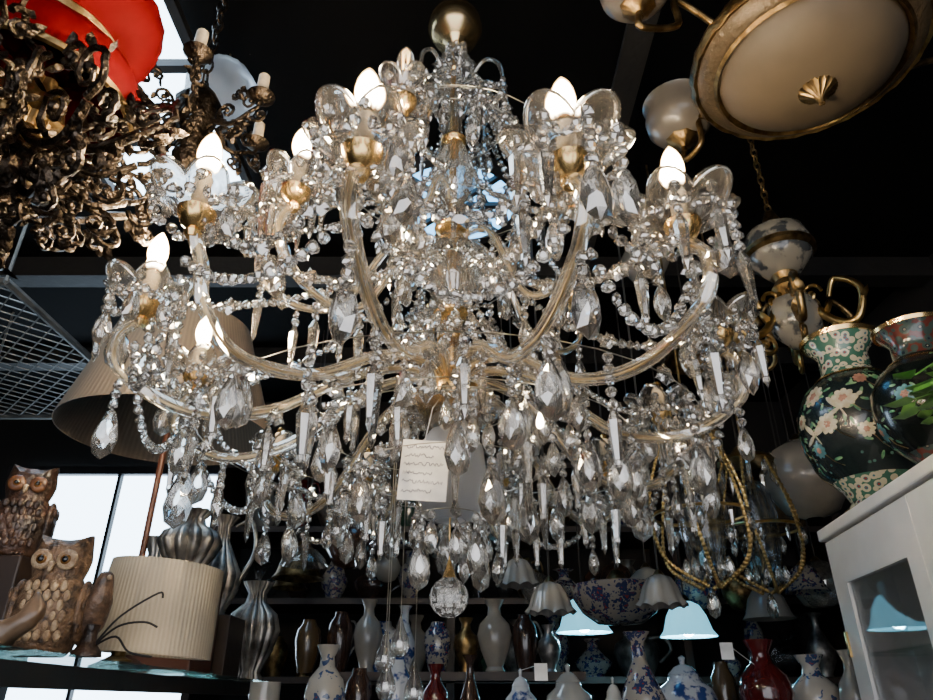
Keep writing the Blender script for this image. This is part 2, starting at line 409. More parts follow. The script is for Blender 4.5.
for i, (x, y, zb, lit, hz) in enumerate(arms):
    dx, dy = x - CX, y - CY; Rr = math.hypot(dx, dy); a = math.atan2(dy, dx); zc = zb - .138
    bu = .965 if i in (3,) else 1.05
    L = [(.035, hz), (.16 * Rr, hz + .025), (.36 * Rr, hz - .015), (.60 * Rr, zc - .12), (.83 * Rr, zc - .145), (.97 * bu * Rr, zc - .10), (bu * Rr, zc - .04), (1.0 * Rr, zc)]
    pts = [(CX + r * cos(a) - x, CY + r * sin(a) - y, z - zc) for r, z in L]
    path = cat(pts, 7)
    arm = mk("arm", tube(path, .0096 if zb < 2.3 else .0076, 12, .12, .09), CRYA, (x, y, zc), ch, label="curved ribbed glass arm with gilt core")
    mk("gilt_core", tube(path, .0021, 6), GILT, (x, y, zc), arm)
    mk("candle_cup", lathe([(0, -.012), (.008, -.012), (.012, -.004), (.009, .002), (.018, .01), (.024, .022), (.026, .03), (.016, .034), (0, .034)]), BRASS, (x, y, zc), arm)
    bs = (.94 if i in (0, 2) else .84) if zb < 2.3 else .7
    bp_ = [(r * bs if r > .02 else r, z) for r, z in solid([(.012, .03), (.03, .032), (.048, .042), (.062, .06), (.074, .067), (.078, .058)], .0022)]
    mk("bobeche", lathe(bp_, 72, sc=(6, .32, .02, 1.5)), CRYB, (x, y, zc), arm, label="scalloped flower shaped glass drip pan")
    mk("bobeche_rim", tube(rim_curve(.078 * bs, .058, 6, .32, .02), .002, 6), CRY, (x, y, zc), arm)
    if lit != 2:
        mk("candle_sleeve", lathe([(0, .03), (.012, .03), (.0118, .05), (.0125, .065), (.0115, .078), (.013, .086), (.011, .09), (0, .09)], 14, lobes=(5, .08)), IVORY, (x, y, zc), arm)
        mk("bulb_collar", lathe([(0, .086), (.009, .086), (.009, .100), (.007, .104), (0, .104)], 14), BRASS, (x, y, zc), arm)
        if lit == 1:
            mk("light_bulb", xf(lathe(bulb_prof, 24), T(0, 0, .138)), LIT, (x, y, zc), arm, label="glowing candle shaped bulb")
        elif i == 13:
            mk("light_bulb", xf(lathe(bulb_prof, 20), T(0, 0, .138)), CLEARB, (x, y, zc), arm, label="unlit clear candle shaped bulb")
            mk("filament", join(tube([(-.003, 0, .105), (-.004, 0, .15), (0, 0, .16), (.004, 0, .15), (.003, 0, .105)], .0008, 5)), FIL, (x, y, zc), arm)
    mb = MB(); n = 8 if Rr > .35 else 6
    back = y > 1.35
    if back: n = 10
    ph = rr(0, 1); rb_ = .07 * bs
    for k in range(n):
        q = 2 * pi * (k + ph) / n; rx = rb_ * cos(q); ry = rb_ * sin(q)
        nb = random.choice([1, 2, 3, 4, 5]) if zb < 2.3 else random.choice([1, 2, 2])
        if back and zb < 2.3: nb = random.choice([2, 3, 4, 5, 6])
        kd = random.choice(["pd", "pd", "pd2", "sp", "sp"]) if zb < 2.3 else random.choice(["pd", "sp2", "sp"])
        if back and zb < 2.3: kd = random.choice(["pd2", "pd", "sp", "pd3", "sp"])
        q2 = 2 * pi * (k + 1 + ph) / n
        swag(mb, (rx, ry, .05), (rb_ * cos(q2), rb_ * sin(q2), .05), .03)
        if not clear_of_bulb((x + rx, y + ry, zc + .05 - BS * nb)): continue
        chain_down(mb, rx, ry, .055, nb, kd)
        d = drops[-1]; drops[-1] = (d[0], d[1] + x, d[2] + y, d[3] + zc, d[4], d[5])
    mk("bead_fringe", mb.data, CRY, (x, y, zc), arm, smooth=False, kind="stuff")
    ap = [(CX + r * cos(a), CY + r * sin(a), z) for r, z in L]
    mb = MB()
    for (px_, py_, pz_) in (ap[2], ap[3], ap[4], ap[5]):
        if not clear_of_bulb((px_, py_, pz_ - .04)): continue
        nb = random.choice([1, 2, 3])
        chain_down(mb, px_ - x, py_ - y, pz_ - zc - .01, nb, None)
        drops.append((random.choice(["pd", "pd2", "sp"]), px_, py_, pz_ - .01 - BS * nb, rr(-1, 1), 0))
    mk("arm_beads", mb.data, CRY, (x, y, zc), arm, smooth=False, kind="stuff")
    fr_all.append((x, y, zc))
def garland(a, b, sag, big=0, name="crystal_garland"):
    a = Vector(a); b = Vector(b)
    for s_ in (sag, sag * .5, sag * 1.5, sag * .15, sag * 2.2):
        if all(clear_of_bulb(a.lerp(b, t / 20) - Vector((0, 0, s_ * 4 * (t / 20) * (1 - t / 20))), 0, .03) for t in range(2, 19)):
            mb = MB(); swag(mb, (0, 0, 0), b - a, s_, big=big)
            mk(name, mb.data, CRY, a, ch, smooth=False); return
outer = list(range(12))
outer.sort(key=lambda k: math.atan2(arms[k][1] - CY, arms[k][0] - CX))
UZ = Vector((0, 0, 1))
for i, k in enumerate(outer):
    A = Vector(fr_all[k]); B = Vector(fr_all[outer[(i + 1) % len(outer)]])
    garland(A + UZ * .03, B + UZ * .03, .09, 1)
    garland(A - UZ * .05, B - UZ * .05, .12)
    q = math.atan2(A.y - CY, A.x - CX)
    garland(A + UZ * .03, (CX + .06 * cos(q), CY + .06 * sin(q), 2.36), .10, 1)
    garland((CX + .25 * cos(q), CY + .25 * sin(q), 2.02), (CX + .06 * cos(q + .4), CY + .06 * sin(q + .4), 2.22), .05, 1)
for k in range(12, 18):
    A = Vector(fr_all[k]); q = math.atan2(A.y - CY, A.x - CX)
    garland(A + UZ * .03, (CX + .04 * cos(q), CY + .04 * sin(q), 2.92), .05, 1)
    garland(A + UZ * .02, (CX + .04 * cos(q + .5), CY + .04 * sin(q + .5), 2.6), .06)
for k in range(8):
    q = 2 * pi * k / 8 + .2; c = (cos(q), sin(q))
    P = cat([(.02 * c[0], .02 * c[1], 2.78), (.05 * c[0], .05 * c[1], 2.88), (.09 * c[0], .09 * c[1], 2.92), (.13 * c[0], .13 * c[1], 2.88), (.14 * c[0], .14 * c[1], 2.82)], 6)
    mk("crown_crook", tube(P, .005, 8), CRYA, (CX, CY, 0), ch, label="slender curved glass crook")
    drops.append((random.choice(["sp", "pd"]), CX + .14 * c[0], CY + .14 * c[1], 2.82, rr(-1, 1), 0))
    garland((CX + .02 * c[0], CY + .02 * c[1], 3.02), (CX + .26 * cos(q + .2), CY + .26 * sin(q + .2), 2.6), .10, 1, "crown_garland")
    garland((CX + .02 * c[0], CY + .02 * c[1], 3.0), (CX + .17 * cos(q), CY + .17 * sin(q), 2.66), .05, 0, "crown_garland")
    garland((CX + .14 * c[0], CY + .14 * c[1], 2.82), (CX + .14 * cos(q + pi / 4), CY + .14 * sin(q + pi / 4), 2.82), .05, 1, "crown_garland")
STEELT = M("silvered_wire", (.5, .48, .42), .3, 1)
def ring(rad, z, n, kinds, nb, name="pendant_ring"):
    pts = [(rad * cos(2 * pi * k / 40), rad * sin(2 * pi * k / 40), z) for k in range(41)]
    rg = mk(name, tube(pts, .0009, 5), STEELT, (CX, CY, 0), ch)
    mb = MB()
    for k in range(n):
        q = 2 * pi * (k + .6 * rnd()) / n; px_, py_ = rad * cos(q), rad * sin(q)
        if k % 2 == 0: mb.add(RS, T(px_, py_, z) @ RZ(rr(-1, 1)))
        if not clear_of_bulb((CX + px_, CY + py_, z - .04)): continue
        nn = random.choice(nb)
        chain_down(mb, px_, py_, z, nn, None)
        drops.append((random.choice(kinds), CX + px_, CY + py_, z - BS * nn, rr(-1, 1), rr(-.05, .05)))
    mk("ring_beads", mb.data, CRY, (CX, CY, 0), rg, smooth=False, kind="stuff")
ring(.26, 2.6, 16, ["pd", "sp"], [2, 3, 4]); ring(.12, 2.75, 12, ["pd", "sp2"], [1, 2]); ring(.17, 2.66, 14, ["pd", "pd2"], [1, 2, 3]); ring(.14, 2.45, 12, ["pd", "sp"], [1, 2, 3])
ring(.12, 2.3, 12, ["pd", "sp"], [1, 2, 3]); ring(.11, 2.0, 14, ["pd", "sp"], [1, 2, 3]); ring(.24, 1.95, 22, ["pd", "sp", "pd2"], [1, 2, 3, 4])
ring(.34, 1.92, 24, ["pd2", "sp", "pd"], [1, 2, 3, 4]); ring(.17, 1.88, 16, ["pd2", "sp", "pd3"], [1, 2, 3]); ring(.46, 1.93, 28, ["pd2", "sp", "pd3", "pd", "sp"], [1, 2, 3, 4, 5])
ring(.055, 1.80, 8, ["pd", "pd2"], [1, 2, 3])
drops.sort(key=lambda d: (Vector((d[1], d[2], d[3])) - EYEV).length)
st = MB()
for i, (kd, x, y, z, rz, ry) in enumerate(drops):
    z = z + .002
    if i < 100:
        mk("crystal_drop", DK[kd][1], None, (x, y, z), ch, rot=(0, ry, rz))
    else:
        st.add(DK[kd][0], T(x - CX, y - CY, z) @ RZ(rz) @ RY(ry))
mk("crystal_drops", st.data, CRY, (CX, CY, 0), ch, kind="stuff", smooth=False)
for (px_, py_) in ((385, 655), (400, 640), (414, 688), (386, 682)):
    p = srv(px_, py_, 1.35)
    mk("hanging_rod", tube([(0, 0, 0), (0, 0, 1.95 - p.z)], .0009, 5), STEELT, p, ch)
    mk("glass_teardrop", lathe([(0, -.03), (.012, -.026), (.018, -.012), (.016, .002), (.008, .02), (.002, .04), (0, .042)], 16), CRYB, p, ch)

# ------------------------------------------------------------ alabaster bowl fixture
ALAB = M("alabaster_glass", (.085, .064, .040), .6, scale=5, col2=(.062, .046, .028))
RIMG = M("bronzed_rim_band", (.10, .07, .038), .4, .4, scale=30, bump=.3)
p = Vector((.70, .99, 2.63))
al = top("bowl_chandelier", (p.x, p.y, ZC), "tan glass bowl chandelier with gilt rim and scrolled arms, unlit", "chandelier")
mk("glass_bowl", lathe(solid([(.0, -.045), (.03, -.045), (.09, -.038), (.135, -.02), (.168, .01), (.185, .04)], .004), 48), ALAB, p, al)
mk("rim_band", lathe([(.178, .03), (.184, .018), (.192, .02), (.206, .03), (.222, .045), (.222, .06), (.205, .07), (.18, .06), (.178, .03)], 64), RIMG, p, al)
mk("gilt_rim", lathe([(.216, .042), (.224, .038), (.232, .05), (.228, .064), (.215, .07), (.205, .066), (.216, .042)], 64, lobes=(40, .02)), OBRASS, p, al)
mk("inner_bead", lathe([(.176, .022), (.182, .012), (.188, .018), (.184, .028), (.176, .022)], 64), OBRASS, p, al)
mk("rim_lid", lathe([(.195, .065), (.1, .1), (.03, .13), (0, .13)][::-1], 40), OBRASS, p, al)
mk("rosette_finial", lathe([(0, -.085), (.006, -.082), (.008, -.068), (.012, -.062), (.03, -.05), (.036, -.046), (.036, -.042), (0, -.042)], 60, sc=(14, .25, .01, 1)), OBRASS, p, al)
mk("stem", join(tube([(0, 0, .12), (0, 0, ZC - p.z - .03)], .008, 8)), OBRASS, p, al)
mk("ceiling_rose", lathe([(0, ZC - p.z - .04), (.03, ZC - p.z - .035), (.055, ZC - p.z - .003), (0, ZC - p.z - .003)]), OBRASS, p, al)
def glass_shade(par, c, r, mat=OPAL, base=None):
    mk("glass_shade", lathe(solid([(.0, -r * .55), (r * .3, -r * .52), (r * .7, -r * .3), (r * .95, .05 * r), (r, r * .4), (r * .9, r * .75), (r * 1.02, r)], r * .04), 32), mat, c, par)
    mk("shade_holder", lathe([(0, -r * 1.0), (r * .1, -r * .95), (r * .08, -r * .8), (r * .2, -r * .68), (r * .42, -r * .55), (r * .45, -r * .48), (0, -r * .48)], 24, sc=(8, .2, 0, 1)), OBRASS, c, par)
SHG = M("grey_shade_glass", (.11, .10, .088), .3, coat=.3, scale=5)
for tgt, r in ((srv(680, 128, 1.27), .08), (srv(636, -6, .87), .07), (srv(1010, 60, 1.1), .08)):
    glass_shade(al, tgt, r, SHG)
    d = Vector((tgt.x - p.x, tgt.y - p.y, 0)).normalized()
    s0 = d * .215 + Vector((0, 0, .06)); e = tgt - p; e.z -= r * .9
    mid = s0.lerp(e, .5)
    P = cat([s0, mid + Vector((0, 0, .06)), mid + Vector((0, 0, -.02)).lerp(d * .02, .3), e - Vector((0, 0, .03)), e + Vector((0, 0, .01))], 6)
    mk("scroll_arm", tube(P, [.007] * len(P), 8), OBRASS, p, al)

# ------------------------------------------------------------ red lamp with bronze scrolls
RED = M("red_enamel_glass", (.10, .0004, .0012), .7, scale=3, col2=(.065, .0003, .0008), ior=1.12)
q0 = srv(45, 60, .78)
rl = top("hanging_oil_lamp", (q0.x, q0.y, ZC), "red glass hanging oil lamp in ornate dark bronze scrollwork", "hanging lamp")
mk("red_shade", lathe(solid([(.138, -.09), (.15, -.07), (.148, -.03), (.13, .0), (.10, .025), (.09, .04)], .004), 60, lobes=(20, .03)), RED, q0, rl)
mk("red_font", lathe([(.09, .04), (.12, .055), (.15, .09), (.155, .13), (.12, .17), (.06, .2), (0, .21)], 60, lobes=(20, .03)), RED, q0, rl)
mk("shade_band", lathe([(.085, .03), (.098, .032), (.103, .042), (.098, .052), (.085, .052)], 40), OBRASS, q0, rl)
mk("brass_rim", lathe([(.138, -.094), (.146, -.094), (.15, -.088), (.146, -.083), (.138, -.085), (.138, -.094)], 40), OBRASS, q0, rl)
mk("burner", lathe([(0, -.16), (.035, -.155), (.04, -.13), (.055, -.125), (.05, -.1), (.045, -.085), (.05, -.07), (.02, -.05), (0, -.05)], 56, lobes=(14, .12)), OBRASS, q0, rl)
mk("inner_chimney", lathe([(.025, -.06), (.04, -.02), (.03, .03), (.028, .04)], 24), CLEAR, q0, rl)
link_chain(q0 + Vector((0, 0, .2)), (q0.x, q0.y, ZC), .02, .003, BRONZE, parent=rl)
def spiral(cx, cz, r0, turns, a0, sgn=1, n=26, r1=.1):
    out = []
    for i in range(n):
        t = i / (n - 1); r = r0 * (1 - t * (1 - r1)); a = a0 + sgn * turns * 2 * pi * t
        out.append((cx + r * cos(a), cz + r * sin(a)))
    return out
def leaf(l, w):
    v = [(0, 0, 0), (l * .3, w * .5, .15 * w), (l * .3, 0, -.1 * w), (l * .3, -w * .5, .15 * w), (l * .7, w * .4, .2 * w), (l * .7, 0, 0), (l * .7, -w * .4, .2 * w), (l, 0, .35 * w)]
    f = [(0, 2, 1), (0, 3, 2), (1, 2, 5, 4), (2, 3, 6, 5), (4, 5, 7), (5, 6, 7)]
    return v, f
def scroll_arm(size, th=.027):
    mb = MB(); s = size
    main = [(.12 * s, .25 * s), (.3 * s, .05 * s), (.6 * s, -.05 * s), (.85 * s, .1 * s)]
    P = cat([(x, 0, z) for x, z in main], 6); mb.add(tube(P, th * 1.3 * s, 6))
    for (cx, cz, r, tr, a0, sg) in ((.85, .32, .2, 1.5, -pi / 2, 1), (.5, .2, .18, 1.5, -pi / 2, -1), (.3, -.18, .18, 1.5, pi / 2, 1), (.68, -.22, .15, 1.4, pi / 2, -1), (.1, -.35, .14, 1.3, pi / 2, 1), (1.02, .02, .12, 1.4, pi, 1), (.66, .5, .11, 1.3, 0, 1), (.45, -.42, .12, 1.3, pi, -1)):
        sp = [(x, rr(-.015, .015) * s, z) for x, z in spiral(cx * s, cz * s, r * s, tr, a0, sg)]
        n = len(sp); mb.add(tube(sp, [th * s * (1 - .55 * i / n) for i in range(n)], 6))
        e = sp[-1]; mb.add(sphere(.038 * s, 8, 6), T(e[0], e[1], e[2]))
        for j in (2, 5, 8, 12):
            t = sp[j]; mb.add(leaf(.13 * s, .085 * s), T(t[0], t[1], t[2]) @ RZ(rr(0, 6.28)) @ RY(rr(-1.4, 1.4)))
    return mb.data
for k in range(16):
    a = 2 * pi * k / 16 + .25
    mk("bronze_scroll", xf(scroll_arm(.2 * rr(.85, 1.12)), T(.02 * cos(a), .02 * sin(a), -.2 + rr(-.04, .02)) @ RZ(a) @ RX(rr(-.4, .4))), BRONZE, q0, rl)
mk("bronze_body", lathe([(0, -.4), (.01, -.39), (.02, -.36), (.012, -.34), (.03, -.3), (.055, -.26), (.06, -.22), (.04, -.18), (.03, -.15), (0, -.15)], 28, lobes=(8, .1)), BRONZE, q0, rl)
q1 = srv(200, 100, 1.12)
bz = top("bronze_chandelier", (q1.x, q1.y, ZC), "dark bronze chandelier with unlit candle sleeves", "chandelier")
link_chain(q1 + Vector((0, 0, .02)), (q1.x, q1.y, ZC), .02, .003, BRONZE, parent=bz)
mk("bronze_body", lathe([(0, -.22), (.012, -.2), (.03, -.17), (.02, -.12), (.04, -.07), (.05, -.02), (.03, .02), (0, .03)], 24, lobes=(8, .1)), BRONZE, q1, bz)
for k in range(6):
    a = 2 * pi * k / 6 + 1.9; e = Vector((.15 * cos(a), .15 * sin(a), -.02))
    mk("bronze_arm", join(xf(scroll_arm(.15, .03), T(0, 0, -.08) @ RZ(a)), xf(lathe([(0, -.02), (.02, -.01), (.03, .0), (.01, .008), (0, .008)]), T(e))), BRONZE, q1, bz)
    mk("candle_sleeve", lathe([(0, 0), (.012, 0), (.0125, .03), (.012, .06), (0, .06)], 12, lobes=(5, .08)), IVORY, q1 + e, bz)
q2 = srv(222, 92, 1.5)
gl = top("glass_globe_pendant", (q2.x, q2.y, ZC), "grey ribbed glass globe pendant on a cord", "pendant lamp")
mk("globe", lathe([(0, -.11), (.05, -.1), (.1, -.04), (.105, .02), (.07, .08), (.03, .1), (0, .1)], 40, lobes=(16, .06)), FROST, q2, gl)
mk("cap", join(lathe([(0, .13), (.03, .12), (.045, .095), (0, .095)][::-1]), tube([(0, 0, .12), (0, 0, ZC - q2.z)], .003, 5)), OBRASS, q2, gl)
for px_, py_, Y in ((255, 30, 1.5), (275, 120, 1.9)):
    q3 = srv(px_, py_, Y); g3 = top("glass_globe_pendant", (q3.x, q3.y, ZC), "small dark brass pendant lamp with a glass bowl", "pendant lamp")
    mk("brass_bowl", lathe([(0, -.07), (.03, -.065), (.055, -.03), (.06, .0), (.045, .04), (.02, .06), (0, .065)], 28), OBRASS, q3, g3)
    mk("cord", tube([(0, 0, .06), (0, 0, ZC - q3.z)], .003, 5), WIRE, q3, g3)

# ------------------------------------------------------------ metal lattice rack high on the side
lat = MB()
LX0, LX1, LY0, LY1, LZ = -2.35, -1.5, 1.9, 3.1, 2.72
for i in range(26):
    for s in (0, 1):
        t = i / 25 * 2.05
        a = (LX0 + max(0, t - 1.2), LY0 + min(t, 1.2)) if s == 0 else (LX0 + max(0, t - 1.2), LY1 - min(t, 1.2))
        b_ = (LX0 + min(t, .85), LY0 + max(0, t - .85)) if s == 0 else (LX0 + min(t, .85), LY1 - max(0, t - .85))
        lat.add(tube([(a[0], a[1], LZ), (b_[0], b_[1], LZ)], .003, 4))
for a, b_ in (((LX0, LY0), (LX1, LY0)), ((LX1, LY0), (LX1, LY1)), ((LX1, LY1), (LX0, LY1)), ((LX0, LY1), (LX0, LY0))):
    lat.add(tube([(a[0], a[1], LZ), (b_[0], b_[1], LZ)], .014, 6))
STEEL = M("grey_steel", (.14, .14, .135), .5, .7)
lr = top("wire_rack", (-1.9, 2.5, LZ), "grey expanded metal rack hung under the ceiling", "rack")
mk("lattice", lat.data, STEEL, (0, 0, 0), lr)
for x in (LX0, LX1):
    for y in (LY0, LY1): mk("hanger_rod", tube([(0, 0, 0), (0, 0, ZC - LZ)], .006, 5), STEEL, (x, y, LZ), lr)

# ------------------------------------------------------------ shelf with owls
SZ = 1.57
GLS = crystal("green_shelf_glass", (.6, .75, .72), 1.5, .5)
sh = top("display_counter", (-1.3, 2.0, 0), "dark display counter with a glass top holding figurines", "counter")
def poly_prism(pts, z0, z1):
    n = len(pts); v = [(x, y, z0) for x, y in pts] + [(x, y, z1) for x, y in pts]
    f = [tuple(range(n))[::-1], tuple(range(n, 2 * n))] + [(i, (i + 1) % n, n + (i + 1) % n, n + i) for i in range(n)]
    return v, f
o_ = Vector((-1.3, 2.0, 0))
def pp(pts, z0, z1): return xf(poly_prism(pts, z0, z1), T(-o_))
mk("glass_top", pp([(-.64, .95), (-.78, 3.1), (-1.9, 3.1), (-1.9, .95)], SZ - .012, SZ), GLS, o_, sh, smooth=False)
mk("counter_frame", pp([(-.70, 1.0), (-.80, 3.05), (-.84, 3.05), (-.74, 1.0)], SZ - .05, SZ - .012), WOODD, o_, sh, smooth=False)
mk("counter_body", pp([(-.95, 1.05), (-1.0, 3.0), (-1.8, 3.0), (-1.8, 1.05)], 0, SZ - .25), WOODD, o_, sh, smooth=False)
for x, y, zz in ((-.75, 1.0, .05), (-.84, 3.0, .05), (-1.86, 1.0, .012), (-1.86, 3.0, .012)):
    mk("counter_leg", box(0, .04, 0, .05, 0, SZ - zz), WOODD, (x, y, 0), sh, smooth=False)

OWLM = M("owl_brown_ceramic", (.17, .10, .055), .4, scale=55, col2=(.035, .02, .012), bump=.5, lo=.40, hi=.56)
OWLD = M("owl_dark_wood", (.05, .025, .015), .4, scale=25, col2=(.012, .007, .005), bump=.5)
ORNG = M("orange_marking", (.13, .055, .02), .4, scale=60, col2=(.05, .02, .01))
EYEM = M("dark_amber_eye", (.16, .07, .015), .15); BLK = M("black_glaze", (.008, .008, .008), .15)
CREAM = M("cream_glaze", (.42, .31, .19), .4, scale=60, col2=(.22, .14, .08), bump=.4)
def ellip(c, r, rot=None, seg=20):
    m = T(*c) @ (rot or Matrix()) @ SC(*r); return xf(sphere(1, seg, 12), m)
def skinbody(name, nodes, mat, loc, parent, sub=2):
    me = bpy.data.meshes.new(name)
    me.from_pydata([n[0] for n in nodes], [(n[1], i) for i, n in enumerate(nodes) if n[1] is not None], [])
    me.materials.append(mat)
    o = bpy.data.objects.new(name, me); COL.objects.link(o); WL[o.name] = Vector(loc)
    o.parent = parent; o.location = Vector(loc) - WL[parent.name]
    s = o.modifiers.new("skin", 'SKIN'); s.use_smooth_shade = True
    for i, n in enumerate(nodes):
        r = n[2]; me.skin_vertices[0].data[i].radius = r if isinstance(r, tuple) else (r, r)
    me.skin_vertices[0].data[0].use_root = True
    u = o.modifiers.new("sub", 'SUBSURF'); u.levels = sub; u.render_levels = sub
    return o
def owl(loc, h, mat, yaw, label, disc, breast, es=.6):
    o = top("owl_figurine", loc, label, "figurine"); s = h
    Rm = RZ(yaw)
    body = lathe([(0, 0), (.2 * s, 0), (.25 * s, .05 * s), (.29 * s, .2 * s), (.3 * s, .38 * s), (.26 * s, .54 * s), (.21 * s, .64 * s), (.235 * s, .72 * s), (.25 * s, .8 * s), (.22 * s, .89 * s), (.13 * s, .96 * s), (0, .975 * s)], 32)
    v = []
    for (x, y, z) in body[0]:
        y *= .85
        if z > .84 * s:
            e = max(0, abs(x) / s - .1); z += 1.1 * e * s
        if y < 0 and .66 * s < z < .86 * s: y *= .86
        v.append((x, y, z))
    mk("body", xf((v, body[1]), Rm), mat, loc, o)
    for sg in (-1, 1):
        w = MB(); w.add(ellip((sg * .27 * s, .02 * s, .36 * s), (.06 * s, .17 * s, .27 * s), RX(.15)))
        for r_ in range(4):
            for c_ in range(3):
                w.add(ellip((sg * (.315 - .01 * r_) * s, (-.08 + .08 * c_) * s, (.5 - .09 * r_) * s), (.02 * s, .045 * s, .06 * s)))
        mk("wing", xf(w.data, Rm), mat, loc, o)
        mk("eye_disc", xf(ellip((sg * .105 * s, -.18 * s, .775 * s), (.09 * s, .035 * s, .09 * s)), Rm), disc, loc, o)
        mk("eye", xf(join(ellip((sg * .1 * s, -.208 * s, .775 * s), (.055 * s * es, .02 * s, .055 * s * es))), Rm), EYEM, loc, o)
        mk("pupil", xf(ellip((sg * .1 * s, -.22 * s, .775 * s), (.035 * s * es, .015 * s, .035 * s * es)), Rm), BLK, loc, o)
        mk("foot", xf(join(*[ellip((sg * .1 * s + k * .04 * s, -.24 * s, .025 * s), (.022 * s, .06 * s, .025 * s)) for k in (-1, 0, 1)]), Rm), mat, loc, o)
    mk("beak", xf(lathe([(0, -.07 * s), (.02 * s, -.03 * s), (.03 * s, .03 * s), (0, .06 * s)], 10), Rm @ T(0, -.225 * s, .71 * s) @ RX(-.25)), CREAM, loc, o)
    f = MB()
    for r_ in range(6):
        for c_ in range(-2, 3):
            xx = c_ * .072 * s + (.034 * s if r_ % 2 else 0)
            f.add(ellip((xx, -.25 * s + abs(xx) * .28, (.55 - .08 * r_) * s), (.032 * s, .02 * s, .048 * s), seg=10))
    mk("breast_feathers", xf(f.data, Rm), breast, loc, o)
owl((-.75, 1.32, SZ), .205, OWLM, .15, "brown carved owl figurine with pale feathered breast on the glass counter", CREAM, CREAM, es=.8)
bl = srv(10, 560, 1.5)
owl((bl.x, 1.5, bl.z), .2, OWLD, .35, "dark owl figurine with orange face markings on a wooden block", ORNG, OWLD, es=.7)
mk("wooden_block", box(-.06, .06, -.06, .06, 0, bl.z - SZ), WOODD, (bl.x, 1.5, SZ), label="dark wooden block under an owl figurine", cat_="block", smooth=False, bevel=.004)
def bird(loc, s, mat, yaw, label):
    o = top("bird_figurine", loc, label, "figurine")
    nodes = [((0, 0, .45 * s), None, .16 * s), ((.0, .1 * s, .3 * s), 0, (.13 * s, .12 * s)), ((0, .22 * s, .1 * s), 1, (.05 * s, .04 * s)), ((0, .3 * s, .03 * s), 2, .025 * s),
             ((0, -.05 * s, .62 * s), 0, .12 * s), ((0, -.08 * s, .8 * s), 4, .1 * s), ((0, -.1 * s, .88 * s), 5, .06 * s)]
    nodes = [(tuple(RZ(yaw) @ Vector(n[0])), n[1], n[2]) for n in nodes]
    skinbody("body", nodes, mat, loc, o)
    mk("beak", xf(lathe([(0, -.1 * s), (.03 * s, 0), (0, .02 * s)][::1], 8), RZ(yaw) @ T(0, -.18 * s, .8 * s) @ RX(-1.2)), CREAM, loc, o)
    mk("perch", xf(lathe([(0, 0), (.16 * s, 0), (.15 * s, .05 * s), (.09 * s, .12 * s), (.07 * s, .22 * s), (.09 * s, .32 * s), (0, .34 * s)], 14, lobes=(5, .1)), Matrix()), OWLD, loc, o)
    for k in range(3):
        mk("twig", tube(cat([(.05 * s, 0, .1 * s), (.3 * s, -.05 * s, .2 * s + .1 * k * s), (.45 * s + .1 * k * s, 0, .05 * s + .3 * k * s), (.7 * s, .02 * s, .3 * k * s)], 5), .012 * s, 5), IRON, loc, o)
bird((-.672, 1.33, SZ), .165, M("bird_brown_glaze", (.15, .09, .055), .4, scale=50, bump=.3, col2=(.05, .03, .02)), .8, "brown ceramic bird on a perch with twigs")
rb = top("rabbit_figurine", (-.69, 1.14, SZ), "small pale brown ceramic rabbit figurine", "figurine")
skinbody("body", [((0, 0, .025), None, .02), ((.012, 0, .045), 0, .016), ((.022, 0, .06), 1, .013), ((.034, 0, .058), 2, .008), ((.012, .006, .085), 2, .004), ((-.03, 0, .02), 0, .01)], M("tan_glaze", (.2, .13, .08), .3, scale=40), (-.69, 1.14, SZ), rb)

SHADE = M("beige_pleated_fabric", (.16, .12, .08), .8, pattern="radial", scale=120, col2=(.125, .092, .062), lo=0, hi=1, bump=.15)
SHADEC = M("cream_pleated_fabric", (.5, .44, .34), .8, pattern="radial", scale=90, col2=(.42, .37, .28), lo=0, hi=1, bump=.2)
lb = Vector((-.88, 1.92, SZ))
lp = top("table_lamp", lb, "tall table lamp with large beige pleated conical shade", "lamp")
mk("lamp_base", lathe([(0, 0), (.07, 0), (.072, .01), (.05, .02), (.025, .035), (.012, .05), (0, .05)]), WOODR, lb, lp)
mk("pole", tube([(0, 0, .04), (0, 0, .68)], .009, 10), WOODR, lb, lp)
mk("lamp_shade", lathe(solid([(.30, .63), (.19, .98)], .003) + [(.30, .63)], 64), SHADE, lb, lp)
sp_ = MB()
for k in range(3):
    a = 2 * pi * k / 3; sp_.add(tube([(0, 0, .68), (.2 * cos(a), .2 * sin(a), .86)], .002, 4))
mk("shade_spider", sp_.data, BRASS, lb, lp)
lb = Vector((-.68, 1.60, SZ))
lp = top("drum_lamp", lb, "small lamp with cream pleated drum shade", "lamp")
mk("lamp_base", lathe([(0, 0), (.03, 0), (.03, .008), (.015, .015), (.01, .1), (0, .1)]), OBRASS, Vector((-.74, 1.60, SZ)), lp)
mk("lamp_shade", xf(lathe(solid([(.13, .012), (.118, .195)], .003) + [(.13, .012)], 64), RY(.07)), SHADEC, lb + Vector((0, 0, .006)), lp)
mk("spider", join(tube([(-.06, 0, .09), (.112, 0, .1)], .002, 4), tube([(-.06, 0, .09), (-.06, .09, .1)], .002, 4), tube([(-.06, 0, .09), (-.06, -.09, .1)], .002, 4)), BRASS, lb, lp)

